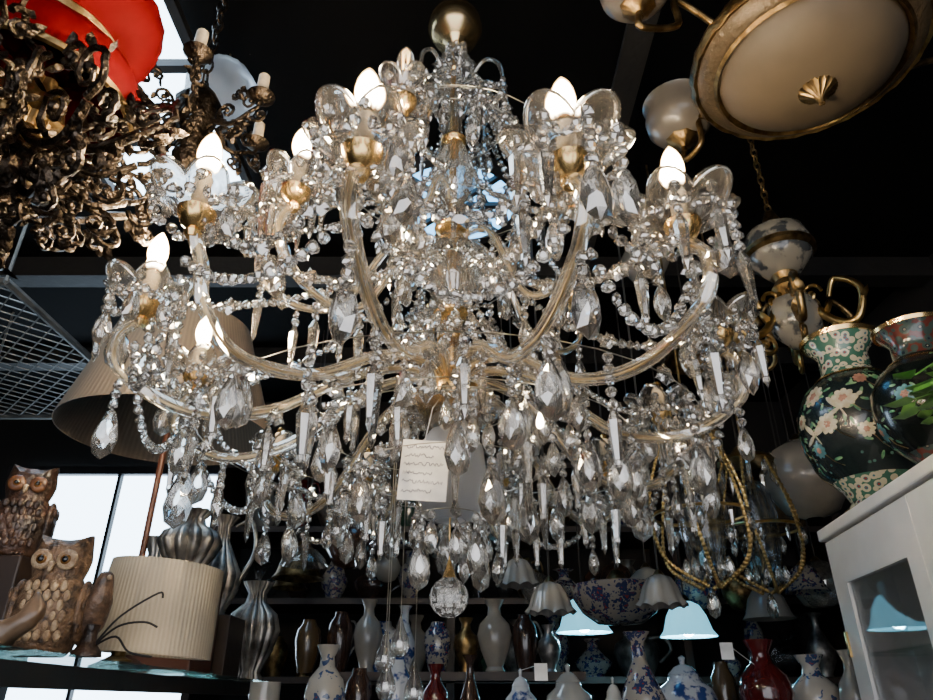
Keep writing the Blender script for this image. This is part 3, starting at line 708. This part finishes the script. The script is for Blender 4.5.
SILV = M("tarnished_silver", (.42, .40, .37), .4, .85, scale=14, col2=(.14, .13, .12))
bx = Vector((-.95, 2.4, SZ))
mk("wooden_chest", box(-.11, .11, -.1, .1, 0, .3), WOODR, bx, label="reddish brown wooden box supporting a silver pot", cat_="box", smooth=False, bevel=.006)
def pot(loc, prof, mat, name, label, cat_, lobes=None, handle=False, spout=False, seg=36, group=None, lid=None):
    o = top(name, loc, label, cat_, group)
    mk("body", lathe(prof, seg, lobes=lobes), mat, loc, o)
    h = max(z for r, z in prof); R_ = max(r for r, z in prof)
    if handle:
        mk("handle", tube(cat([(R_ * .5, 0, h * .9), (R_ * 1.2, 0, h * .95), (R_ * 1.5, 0, h * .65), (R_ * .95, 0, h * .35)], 6), R_ * .09, 8), mat, loc, o)
    if spout:
        mk("spout", tube(cat([(-R_ * .8, 0, h * .35), (-R_ * 1.3, 0, h * .5), (-R_ * 1.5, 0, h * .85)], 6), R_ * .1, 8), mat, loc, o)
    if lid:
        mk("lid", lathe([(R_ * .5, h * .98), (R_ * .52, h * 1.01), (R_ * .3, h * 1.12), (R_ * .08, h * 1.16), (R_ * .1, h * 1.22), (R_ * .12, h * 1.26), (0, h * 1.3)], 28), mat, loc, o)
    return o
def prof_jar(h, r): return [(0, 0), (r * .6, 0), (r * .62, h * .04), (r * .85, h * .3), (r, h * .6), (r * .9, h * .8), (r * .55, h * .92), (r * .5, h), (r * .45, h), (r * .42, h * .93), (0, h * .5)]
def prof_vase(h, r): return [(0, 0), (r * .5, 0), (r * .55, h * .03), (r * .45, h * .08), (r * .8, h * .3), (r, h * .5), (r * .85, h * .66), (r * .4, h * .78), (r * .34, h * .88), (r * .55, h * .98), (r * .58, h), (r * .5, h), (r * .3, h * .88), (0, h * .7)]
def prof_slim(h, r): return [(0, 0), (r * .55, 0), (r * .5, h * .05), (r * .9, h * .25), (r, h * .4), (r * .6, h * .6), (r * .3, h * .75), (r * .28, h * .9), (r * .6, h), (r * .5, h), (r * .22, h * .88), (0, h * .6)]
pot(Vector((-.94, 2.39, SZ + .3)), prof_vase(.22, .1), SILV, "silver_pot", "lobed tarnished silver pot on a wooden box", "pot", lobes=(12, .22), seg=72)
mk("dark_plinth", box(-.1, .1, -.09, .09, 0, .2), WOODD, (-.92, 2.65, SZ), label="small dark wooden plinth under a silver jug", cat_="plinth", smooth=False, bevel=.004)
pot(Vector((-.92, 2.65, SZ + .2)), prof_slim(.36, .085), SILV, "silver_jug", "fluted tarnished silver jug", "jug", handle=True, lobes=(12, .14), seg=72)
pot(Vector((-.84, 2.92, SZ)), prof_vase(.36, .1), SILV, "silver_urn", "fluted silver urn vase", "urn", lobes=(14, .16), seg=84)
pot(Vector((-1.2, 2.75, SZ)), prof_vase(.5, .1), SILV, "silver_urn", "tall silver urn behind the wooden box", "urn", lobes=(10, .1), seg=60)

# ------------------------------------------------------------ central low cabinet with porcelain
BW = M("blue_white_porcelain", (.42, .44, .46), .15, scale=22, col2=(.02, .045, .16), lo=.44, hi=.5, coat=.5)
FL = M("floral_porcelain", (.38, .36, .32), .15, pattern="flower", scale=26, col2=(.26, .04, .03), col3=(.04, .07, .16), hi=.34, coat=.5)
FLR = M("imari_porcelain", (.24, .22, .19), .15, pattern="flower", scale=34, col2=(.22, .03, .02), col3=(.02, .03, .09), hi=.5, coat=.5)
REDV = M("oxblood_glaze", (.08, .008, .008), .12, coat=.6, scale=8)
SH = 1.38
cb = top("sideboard", (.5, 2.3, 0), "dark wooden sideboard crowded with porcelain vases", "sideboard")
mk("body", box(-1.2, 1.15, -.22, .3, 0, SH - .03), WOODD, (.5, 2.3, 0), cb, smooth=False)
mk("worktop", box(-1.25, 1.2, -.26, .33, SH - .03, SH), WOODD, (.5, 2.3, 0), cb, smooth=False, bevel=.005)
def onshelf(px, pytop, rpx, Y, prof, mat, label, name="porcelain_vase", cat_="vase", z0=SH, **k):
    t = srv(px, pytop, Y); d = Y / (cos(PITCH) + .45 * sin(PITCH)); r = rpx * d / FP
    h = t.z - z0
    if k.get("lid"): h /= 1.3
    return pot(Vector((t.x, Y, z0)), prof(h, r), mat, name, label, cat_, **k)
GRN = M("green_glaze", (.02, .05, .03), .2, coat=.5); OCH = M("ochre_glaze", (.07, .045, .02), .25, coat=.5); BRN = M("brown_glaze", (.035, .018, .012), .2, coat=.5)
onshelf(266, 682, 15, 2.3, lambda h, r: [(0, 0), (r * .7, 0), (r, h * .3), (r, h), (r * .92, h), (r * .9, h * .3), (0, h * .2)], PORC, "plain white porcelain cup", "cup", "cup")
onshelf(329, 645, 20, 2.25, prof_vase, FL, "white vase with pink and blue flowers")
gj = onshelf(520, 668, 17, 2.2, prof_jar, BW, "small lidded ginger jar with blue pattern", "ginger_jar", "jar", lid=True)
onshelf(567, 663, 24, 2.2, prof_jar, PORC, "white lidded ginger jar", "ginger_jar", "jar", lid=True)
onshelf(612, 676, 13, 2.15, prof_jar, PORC, "small white lidded jar", "ginger_jar", "jar", lid=True)
onshelf(636, 632, 23, 2.2, prof_slim, FLR, "slender vase with dark red and blue figures")
onshelf(681, 655, 30, 2.35, prof_jar, BW, "blue and white lidded jar", "ginger_jar", "jar", lid=True)
rv = onshelf(757, 640, 26, 2.2, prof_vase, REDV, "dark red glazed vase")
onshelf(808, 655, 24, 2.25, prof_vase, FL, "white vase with coloured flowers and birds")
onshelf(846, 650, 16, 2.1, prof_vase, PORC, "white jug with a curved handle", "jug", "jug", handle=True)
for px_, pt, rp, m_, pf in ((360, 668, 14, BRN, prof_jar), (398, 660, 15, BW, prof_jar), (436, 664, 14, REDV, prof_vase), (470, 655, 13, BRN, prof_slim), (720, 662, 13, OCH, prof_jar)):
    onshelf(px_, pt, rp, 2.42, pf, m_, "small dark glazed vase among white porcelain")
for par, px_, py_ in ((gj, 541, 672), (rv, 727, 651)):
    c = srv(px_, py_, 2.12)
    mk("price_tag", join(box(-.018, .018, -.0006, .0006, -.022, .022)), PAPER, c, par, label="small white paper price tag", smooth=False)
    e = WL[par.name]; mk("tag_string", tube([(0, 0, .02), (e.x - c.x, e.y - c.y, e.z + .2 - c.z)], .0008, 4), PAPER, c, par)
ru = top("shelving_unit", (.5, 4.0, 0), "tall dark wooden shelving unit full of vases", "shelves")
for x in (-1.9, -.6, .6, 1.5): mk("upright", box(0, .04, -.22, .25, 0, 2.7), WOODD, (.5 + x, 4.0, 0), ru, smooth=False)
for z in (.6, 1.2, 1.58, 1.95, 2.32, 2.68): mk("shelf", box(-1.9, 1.54, -.22, .25, z, z + .03), WOODD, (.5, 4.0, 0), ru, smooth=False)
mats = [OPAL, BW, FLR, FLR, REDV, SILV, GRN, OCH, BRN, BRN, OBRASS, OBRASS, CLEAR, GRN]
for z in (1.61, 1.98, 2.35):
    x = -1.25
    while x < 1.9:
        r = rr(.045, .12); h = rr(.12, .32)
        m_ = random.choice(mats); x += r
        if not any(abs(x - (.5 + u)) < r + .03 for u in (-1.88, -.58, .62)) and x < 1.9:
            pot(Vector((x, 3.95 + rr(-.05, .05), z)), random.choice([prof_vase, prof_jar, prof_slim])(h, r), m_, "shelf_vase", "glazed decorative vase on the dark shelving", "vase", group="vases on the rear shelving", seg=24, handle=rnd() < .25)
        x += r + rr(.0, .05)
mk("plant_stand", join(box(-.35, .6, -.13, .13, 1.57, 1.6), *[box(a, a + .04, b, b + .04, 0, 1.57) for a in (-.33, .54) for b in (-.12, .08)]), WOODD, (-.15, 3.0, 0), label="narrow dark wooden stand holding vases", cat_="stand", smooth=False)
for px_, pt, rp, m_, pf in ((342, 612, 13, BRN, prof_jar), (370, 600, 15, OPAL, prof_vase), (406, 606, 12, BW, prof_slim), (438, 622, 14, FLR, prof_jar), (466, 618, 13, OBRASS, prof_vase), (494, 600, 18, OPAL, prof_vase), (524, 615, 13, BRN, prof_jar), (548, 625, 12, SILV, prof_vase), (310, 620, 13, OCH, prof_jar)):
    onshelf(px_, pt, rp, 3.0, pf, m_, {"white_porcelain": "slim white porcelain bottle vase", "opal_glass": "pale opal glass vase"}.get(m_.name, "small dark toned vase on the wooden stand"), z0=1.6)

# ------------------------------------------------------------ hanging shades
hung = []
def pendant(px, py, Y, r, prof, mat, label, name="pendant_lamp", extra=None, lit=None, sc=None):
    c = srv(px, py, Y); o = top(name, (c.x, c.y, ZC), label, "pendant lamp"); hung.append((c.x, c.y, r))
    mk("shade", lathe(solid(prof, r * .03), 48, sc=sc), mat, c, o)
    zt = max(z for _, z in prof)
    mk("cap", lathe([(0, zt + r * .25), (r * .1, zt + r * .2), (r * .25, zt), (r * .24, zt - r * .04), (0, zt - r * .02)][::-1], 20), OBRASS, c, o)
    mk("cord", tube([(0, 0, zt + r * .2), (0, 0, ZC - c.z)], .0035, 6), WIRE, c, o)
    if lit: mk("light_bulb", ellip((0, 0, zt - r * .8), (r * .3, r * .3, r * .4)), lit, c, o)
    return o, c
LITC = M("cool_lamp_bulb", (1, 1, 1), .3, emis=(.4, .8, 1), estr=160)
GREENW = M("pale_green_glow_enamel", (.45, .75, .8), .3, scale=6, emis=(.2, .7, .95), estr=1.2)  # enamel given its own glow, standing in for the bulb's light on the shade
cone = lambda r: [(r, -r * .4), (r * .8, -r * .1), (r * .5, r * .2), (r * .25, r * .35)]
bell = lambda r: [(r, -r * .7), (r * .85, -r * .5), (r * .7, 0), (r * .5, r * .35), (r * .22, r * .5)]
orb = lambda r: [(r * .2, -r * .95), (r * .6, -r * .8), (r * .95, -r * .25), (r, .1 * r), (r * .75, r * .7), (r * .35, r * .95)]
pendant(583, 612, 3.2, .12, bell(.12), GREENW, "pale enamel bell pendant with bright cool bulb", lit=LITC, sc=(12, .06, 0, 2))
pendant(686, 616, 3.2, .12, bell(.12), GREENW, "pale enamel bell pendant with bright cool bulb", lit=LITC, sc=(12, .06, 0, 2))
pendant(660, 588, 2.15, .072, bell(.075), OPAL, "white ruffled glass bell pendant", sc=(10, .12, .01, 2))
pendant(550, 595, 2.2, .072, bell(.075), OPAL, "white ruffled glass bell pendant", sc=(10, .12, .01, 2))
pendant(518, 570, 2.6, .08, bell(.08), OPAL, "white glass bell pendant", sc=(10, .12, .01, 2))
pendant(806, 480, 2.8, .17, orb(.17), OPAL, "white opal glass globe pendant")
pendant(618, 598, 2.6, .17, [(.02, -.09), (.08, -.085), (.13, -.05), (.16, 0), (.17, .04), (.06, .06)], FLR, "wide porcelain bowl pendant with painted flowers")
pendant(766, 600, 2.85, .09, bell(.1), OPAL, "white glass bell pendant")
pendant(455, 540, 3.4, .1, bell(.11), OPAL, "white glass bell pendant")
pendant(645, 262, 2.4, .11, orb(.1), OPAL, "small white opal glass globe pendant")
pendant(690, 345, 2.6, .12, bell(.12), OBRASS, "dull brass bell pendant")
pendant(300, 560, 3.3, .12, bell(.12), OBRASS, "dull brass bell pendant")
pendant(350, 545, 2.9, .08, orb(.1), BRN, "dark brown glass globe pendant")
for i in range(120):
    if len(hung) > 36: break
    px_ = rr(290, 850); py_ = rr(500, 630); Y = rr(2.75, 3.6); r = rr(.06, .11); c = srv(px_, py_, Y)
    if all(math.hypot(c.x - a, c.y - b) > r + q + .03 for a, b, q in hung) and math.hypot(c.x - .72, c.y - 2.2) > .5 and c.z > 1.8 and not (abs(c.y - 3.0) < .3 and -.55 < c.x < .55 and c.z < 2.15):
        m_, lab = random.choice([(OPAL, "white glass"), (CRYB, "clear cut glass"), (OBRASS, "aged brass"), (FLR, "painted porcelain"), (BRN, "dark brown glass"), (CRYB, "clear cut glass")])
        pendant(px_, py_, Y, r, random.choice([bell, orb, cone])(r), m_, lab + " pendant shade on a dark cord")

def lantern(px, py, Y, s, tag=False):
    lc = srv(px, py, Y)
    ln = top("brass_lantern", (lc.x, lc.y, ZC), "brass lantern with beaded festoons and crystal drops", "lantern")
    mk("crown", xf(lathe([(0, .30), (.03, .29), (.05, .26), (.085, .25), (.095, .235), (.06, .23), (0, .23)][::-1], 32, sc=(10, .1, 0, 1)), SC(s, s, s)), MBRASS, lc, ln)
    mk("cord", tube([(0, 0, .29 * s), (0, 0, ZC - lc.z)], .004, 6), OBRASS, lc, ln)
    for k in range(6):
        a = 2 * pi * k / 6; b = MB()
        pts = cat([(.08 * cos(a), .08 * sin(a), .24), (.14 * cos(a), .14 * sin(a), .05), (.13 * cos(a + .2), .13 * sin(a + .2), -.12), (.03 * cos(a + 1), .03 * sin(a + 1), -.2)], 12)
        b.add(tube(pts, .004, 5))
        for t in pts: b.add(sphere(.0065, 8, 6), T(t))
        mk("beaded_festoon", xf(b.data, SC(s, s, s)), MBRASS, lc, ln)
    mk("lower_ring", xf(tube([(.135 * cos(2 * pi * k / 30), .135 * sin(2 * pi * k / 30), 0) for k in range(31)], .005, 6), SC(s, s, s)), MBRASS, lc, ln)
    mk("glass_flute", xf(lathe(solid([(.02, -.16), (.05, -.13), (.065, -.05), (.07, .05), (.06, .12), (.04, .16)], .003), 32, lobes=(12, .08)), SC(s, s, s)), CLEAR, lc, ln)
    b = MB()
    for k in range(10):
        a = 2 * pi * k / 10
        b.add(SP if k % 2 else PD, T(.09 * cos(a), .09 * sin(a), .225) @ RZ(a)); b.add(PD if k % 2 else SP2, T(.135 * cos(a), .135 * sin(a), -.005) @ RZ(a))
        b.add(PD, T(.06 * cos(a), .06 * sin(a), -.12) @ RZ(a + .5))
    b.add(PD2, T(0, 0, -.2))
    mk("crystal_drops", xf(b.data, SC(s, s, s)), CRY, lc, ln, smooth=False, kind="stuff")
    if tag:
        c = srv(714, 413, Y - .12)
        mk("price_tag", box(-.02, .02, -.0006, .0006, -.032, .032), PAPER, c, ln, label="small white paper price tag", smooth=False)
        mk("tag_string", tube([(0, 0, .03), (lc.x - c.x, lc.y - c.y, lc.z + .29 - c.z)], .0008, 4), PAPER, c, ln)
lantern(700, 515, 2.0, 1.0, True)
lantern(758, 530, 2.35, 1.0)

# porcelain & brass globe chandelier
PG = M("painted_porcelain_globe", (.22, .205, .17), .2, scale=16, col2=(.045, .05, .055), lo=.42, hi=.48, coat=.4)
g0 = srv(778, 250, 1.85)
pc = top("porcelain_chandelier", (g0.x, g0.y, ZC), "painted porcelain and brass chandelier with scrolled arms", "chandelier")
mk("upper_globe", lathe([(0, -.1), (.05, -.095), (.095, -.04), (.105, .01), (.09, .06), (.05, .09), (0, .095)], 32), PG, g0, pc)
mk("globe_band", lathe([(.1, -.03), (.112, -.02), (.112, -.005), (.1, .0)], 32), OBRASS, g0, pc)
mk("lower_globe", lathe([(0, -.36), (.03, -.35), (.07, -.3), (.08, -.25), (.065, -.2), (0, -.17)], 32), PG, g0, pc)
mk("brass_collar", lathe([(0, -.2), (.03, -.19), (.05, -.15), (.03, -.12), (.04, -.1), (0, -.09)]), OBRASS, g0, pc)
mk("brass_finial", lathe([(0, .08), (.05, .085), (.03, .11), (.015, .15), (0, .16)]), OBRASS, g0, pc)
link_chain(g0 + Vector((0, 0, .15)), (g0.x, g0.y, ZC), .018, .003, OBRASS, parent=pc)
for k in range(6):
    a = 2 * pi * k / 6 + 3.3; c, s = cos(a), sin(a)
    P = cat([(.03 * c, .03 * s, -.17), (.1 * c, .1 * s, -.3), (.17 * c, .17 * s, -.33), (.2 * c, .2 * s, -.24), (.14 * c, .14 * s, -.18), (.11 * c, .11 * s, -.23)], 7)
    b = MB(); b.add(tube(P, [.014 - .006 * i / len(P) for i in range(len(P))], 8))
    sp = [(x * c, x * s, z) for x, z in spiral(.12, -.36, .04, 1.3, pi / 2, 1)]; b.add(tube(sp, .007, 6))
    sp = [(x * c, x * s, z) for x, z in spiral(.06, -.2, .035, 1.3, 0, 1)]; b.add(tube(sp, .006, 6))
    for j in (6, 18): b.add(leaf(.05, .035), T(P[j]) @ RZ(a) @ RY(-.8))
    mk("scroll_arm", b.data, OBRASS if k % 2 else MBRASS, g0, pc)

# ------------------------------------------------------------ white cabinet
CT = 1.92
far = Vector((.98, 1.92, 0)); ang = math.atan2(.08, .63)
wc = top("display_cabinet", far, "white painted display cabinet with glazed door", "cabinet")
ux = Vector((-sin(ang), -cos(ang), 0)); uy = Vector((cos(ang), -sin(ang), 0))
CM = Matrix(((ux.x, uy.x, 0, 0), (ux.y, uy.y, 0, 0), (0, 0, 1, 0), (0, 0, 0, 1)))
def cbx(*a): return xf(box(*a), CM)
CW, CD = 1.0, .42
mk("carcass", join(cbx(0, .03, .022, CD, 0, CT - .03), cbx(CW - .03, CW, .022, CD, 0, CT - .03), cbx(.03, CW - .03, CD - .02, CD, 0, CT - .03), cbx(.03, CW - .03, .022, CD - .02, 0, .06)), WHITEP, far, wc, smooth=False)
mk("cornice", join(cbx(-.012, CW + .02, -.012, CD + .01, CT - .03, CT)), WHITEP, far, wc, smooth=False, bevel=.004)
dr = mk("door", join(cbx(0, .085, 0, .02, .06, CT - .035), cbx(CW / 2 - .065, CW / 2 - .002, 0, .02, .06, CT - .035), cbx(.085, CW / 2 - .065, 0, .02, CT - .15, CT - .035), cbx(.085, CW / 2 - .065, 0, .02, .06, .16)), WHITEP, far, wc, smooth=False)
mk("door_glass", cbx(.085, CW / 2 - .065, .008, .012, .16, CT - .15), CLEAR, far, dr, smooth=False)
mk("hinge", cbx(.002, .012, -.006, 0, 1.6, 1.66), BRASS, far, dr, smooth=False)
dr = mk("door", join(cbx(CW / 2 + .002, CW / 2 + .065, 0, .02, .06, CT - .035), cbx(CW - .075, CW, 0, .02, .06, CT - .035), cbx(CW / 2 + .065, CW - .075, 0, .02, CT - .15, CT - .035), cbx(CW / 2 + .065, CW - .075, 0, .02, .06, .16)), WHITEP, far, wc, smooth=False)
mk("door_glass", cbx(CW / 2 + .065, CW - .075, .008, .012, .16, CT - .15), CLEAR, far, dr, smooth=False)
for z in (.6, 1.1, 1.6): mk("glass_shelf", cbx(.03, CW - .03, .04, CD - .02, z, z + .008), GLS, far, wc, smooth=False)

# cloisonne vases on the cabinet
def band_mat(name, base, bandc, spot, lo, hi, b2, b3, dots=(.14, .18, .13)):
    m, nt, out = newmat(name); N = nt.nodes; L = nt.links
    b = N.new("ShaderNodeBsdfPrincipled"); L.new(b.outputs[0], out.inputs[0]); b.inputs["Roughness"].default_value = .22; b.inputs["Coat Weight"].default_value = .4
    tc = N.new("ShaderNodeTexCoord")
    v3 = N.new("ShaderNodeTexVoronoi"); v3.inputs["Scale"].default_value = 50; L.new(tc.outputs["Object"], v3.inputs["Vector"])
    v4 = N.new("ShaderNodeTexVoronoi"); v4.inputs["Scale"].default_value = 38; L.new(tc.outputs["Object"], v4.inputs["Vector"])
    sep = N.new("ShaderNodeSeparateXYZ"); L.new(tc.outputs["Object"], sep.inputs[0])
    rb2 = N.new("ShaderNodeValToRGB"); rb2.color_ramp.interpolation = 'CONSTANT'; e = rb2.color_ramp.elements
    e[0].position = 0; e[0].color = (1, 1, 1, 1); e[1].position = lo; e[1].color = (0, 0, 0, 1)
    q = e.new(hi); q.color = (1, 1, 1, 1)
    L.new(sep.outputs[2], rb2.inputs[0])
    r4 = N.new("ShaderNodeValToRGB"); r4.color_ramp.interpolation = 'CONSTANT'; e = r4.color_ramp.elements
    e[0].position = 0; e[0].color = c4(spot); e[1].position = .16; e[1].color = c4(b2)
    q = e.new(.26); q.color = c4(bandc)
    q = e.new(.55); q.color = c4(b3)
    L.new(v3.outputs["Distance"], r4.inputs[0])
    r5 = N.new("ShaderNodeValToRGB"); r5.color_ramp.interpolation = 'CONSTANT'; e = r5.color_ramp.elements
    e[0].position = 0; e[0].color = c4(dots); e[1].position = .15; e[1].color = c4(base)
    L.new(v4.outputs["Distance"], r5.inputs[0])
    m2 = N.new("ShaderNodeMix"); m2.data_type = 'RGBA'; L.new(rb2.outputs[0], m2.inputs[0]); L.new(r5.outputs[0], m2.inputs[6]); L.new(r4.outputs[0], m2.inputs[7])
    L.new(m2.outputs[2], b.inputs["Base Color"])
    return m
CLO = band_mat("cloisonne_enamel", (.008, .014, .016), (.42, .40, .31), (.2, .04, .03), .085, .365, (.04, .13, .17), (.04, .12, .09), (.06, .13, .12))
CLO2 = band_mat("cloisonne_enamel_dark", (.004, .006, .006), (.03, .05, .045), (.2, .17, .12), .06, .28, (.012, .02, .03), (.08, .02, .015), (.02, .04, .02))
def clo_prof(h, r): return [(0, 0), (r * .5, 0), (r * .55, h * .03), (r * .46, h * .07), (r * .55, h * .13), (r * .84, h * .23), (r * .99, h * .36), (r * 1.03, h * .47), (r * .99, h * .58), (r * .8, h * .69), (r * .55, h * .75), (r * .43, h * .80), (r * .42, h * .9), (r * .6, h * .98), (r * .62, h), (r * .54, h), (r * .36, h * .9), (0, h * .8)]
PET = [M("enamel_white_petal", (.42, .40, .33), .25, scale=60, col2=(.34, .3, .22)), M("enamel_pink_petal", (.32, .17, .13), .25, scale=60), M("enamel_teal_petal", (.07, .19, .22), .25, scale=60)]
GRE = M("enamel_green_leaf", (.05, .16, .09), .25, scale=60, col2=(.15, .24, .14))
def clo(loc, h, r, label, mat, nf, a0=0, bird_=False, fs=.15):
    o = top("cloisonne_vase", loc, label, "vase")
    prof = clo_prof(h, r)
    mk("body", lathe(prof, 48), mat, loc, o)
    mk("rim", lathe([(r * .56, h * .99), (r * .66, h * .985), (r * .68, h * 1.01), (r * .6, h * 1.02), (r * .53, h)], 40), BRASS, loc, o)
    mk("foot", lathe([(r * .4, .0), (r * .58, .0), (r * .6, h * .025), (r * .5, h * .035), (r * .4, h * .035)], 40), BRASS, loc, o)
    mk("neck_ring", lathe([(r * .54, h * .745), (r * .6, h * .745), (r * .58, h * .755), (r * .53, h * .757), (r * .54, h * .745)], 40), BRASS, loc, o)
    def rad(z):
        for (r0, z0), (r1, z1) in zip(prof[1:14], prof[2:15]):
            if z0 <= z <= z1 and z1 > z0: return r0 + (r1 - r0) * (z - z0) / (z1 - z0)
        return r
    def patch(th, z, ln, wd, ang_, lift=.0012, n=10, off=0):
        v = []; f = []
        def pt(u_, w_, q):
            du = u_ * cos(ang_) - w_ * sin(ang_); dz = u_ * sin(ang_) + w_ * cos(ang_)
            zz = z + dz; R_ = rad(zz); t = th + du / max(R_, .01); return ((R_ + q) * cos(t), (R_ + q) * sin(t), zz)
        v.append(pt(off + ln * .5, 0, lift * 1.8))
        for i in range(n):
            a = 2 * pi * i / n; v.append(pt(off + ln * (.5 + .5 * cos(a)), wd * .5 * sin(a), lift))
        for i in range(n): f.append((0, 1 + i, 1 + (i + 1) % n))
        return v, f
    bl_ = [MB(), MB(), MB()]; gr = MB(); ce = MB(); br = MB()
    for k in range(nf):
        th = a0 + k * 2.39996; z = h * (.26 + .42 * ((k + .5) / nf)); c = (0, 2, 0, 1, 2)[k % 5]; s = rr(.6, 1.15) * r * fs
        for j in range(9): bl_[c].add(patch(th, z, s, s * .62, 2 * pi * j / 9))
        for j in range(6): ce.add(patch(th, z, s * .4, s * .3, 2 * pi * j / 6, .0026))
        for j in range(10): gr.add(patch(th + rr(-.4, .4), z + rr(-.045, .045), r * .14, r * .05, rr(0, 6.28), .0008))
        P = [(rad(z + dz) * cos(th + t) * 1.003, rad(z + dz) * sin(th + t) * 1.003, z + dz) for t, dz in ((0, 0), (.12, -.02), (.2, -.035), (.36, -.05))]
        br.add(tube(cat(P, 4), .0012, 5))
    if bird_:
        bm_ = MB()
        for th, z in ((-2.35, h * .5), (-1.7, h * .42), (-2.9, h * .4)):
            bm_.add(patch(th, z, r * .36, r * .15, .5, .0032)); bm_.add(patch(th, z, r * .3, r * .1, 2.2, .004)); bm_.add(patch(th, z, r * .28, r * .08, 3.6, .0038)); bm_.add(patch(th, z, r * .1, r * .07, .5, .0045, off=r * .33))
            bm_.add(patch(th, z, r * .2, r * .03, -1.2, .003))
        mk("crane_inlay", bm_.data, PET[0], loc, o, kind="stuff")
    for b_, m_, n_ in zip(bl_, PET, ("white", "pink", "blue")):
        if b_.v: mk("blossom_inlay", b_.data, m_, loc, o, kind="stuff")
    mk("leaf_inlay", gr.data, GRE, loc, o, kind="stuff"); mk("flower_centre_inlay", ce.data, PET[1], loc, o, kind="stuff"); mk("branch_inlay", br.data, OBRASS, loc, o, kind="stuff")
clo(Vector((1.055, 1.735, CT)), .49, .15, "dark cloisonne vase with birds, flowers and cream border bands", CLO, 30, bird_=True, fs=.18)
clo(Vector((1.045, 1.43, CT)), .36, .12, "black cloisonne vase with white blossoms", CLO2, 9, .4, fs=.2)
clo(Vector((1.33, 1.75, CT)), .40, .10, "dark cloisonne vase with green pattern", CLO2, 12)
LEAF = M("pothos_leaf", (.06, .2, .03), .35, scale=20, col2=(.12, .28, .06))
pl = top("potted_plant", (1.0, 1.2, CT), "small potted trailing plant with green leaves", "plant")
mk("pot", lathe([(0, 0), (.035, 0), (.05, .07), (.054, .075), (.048, .075), (.045, .065), (0, .06)]), M("terracotta", (.35, .13, .06), .7), (1.0, 1.2, CT), pl)
sm = MB(); lv = MB()
for k in range(20):
    a = rr(1.8, 4.0) if k < 16 else rr(0, 6.28); l = rr(.08, .15); hgt = rr(.03, .10)
    P = cat([(0, 0, .06), (l * .4 * cos(a), l * .4 * sin(a), .07 + hgt), (l * cos(a), l * sin(a), .06 + hgt * .8)], 5); sm.add(tube(P, .0016, 5))
    for j in (6, len(P) - 1): lv.add(leaf(rr(.04, .06), rr(.034, .046)), T(P[j]) @ RZ(a + rr(-.5, .5)) @ RY(rr(.1, .9)))
mk("stems", sm.data, LEAF, (1.0, 1.2, CT), pl); mk("leaves", lv.data, LEAF, (1.0, 1.2, CT), pl)

w = bpy.data.worlds.new("world"); bpy.context.scene.world = w; w.use_nodes = True
w.node_tree.nodes["Background"].inputs[0].default_value = (.3, .4, .55, 1); w.node_tree.nodes["Background"].inputs[1].default_value = .3
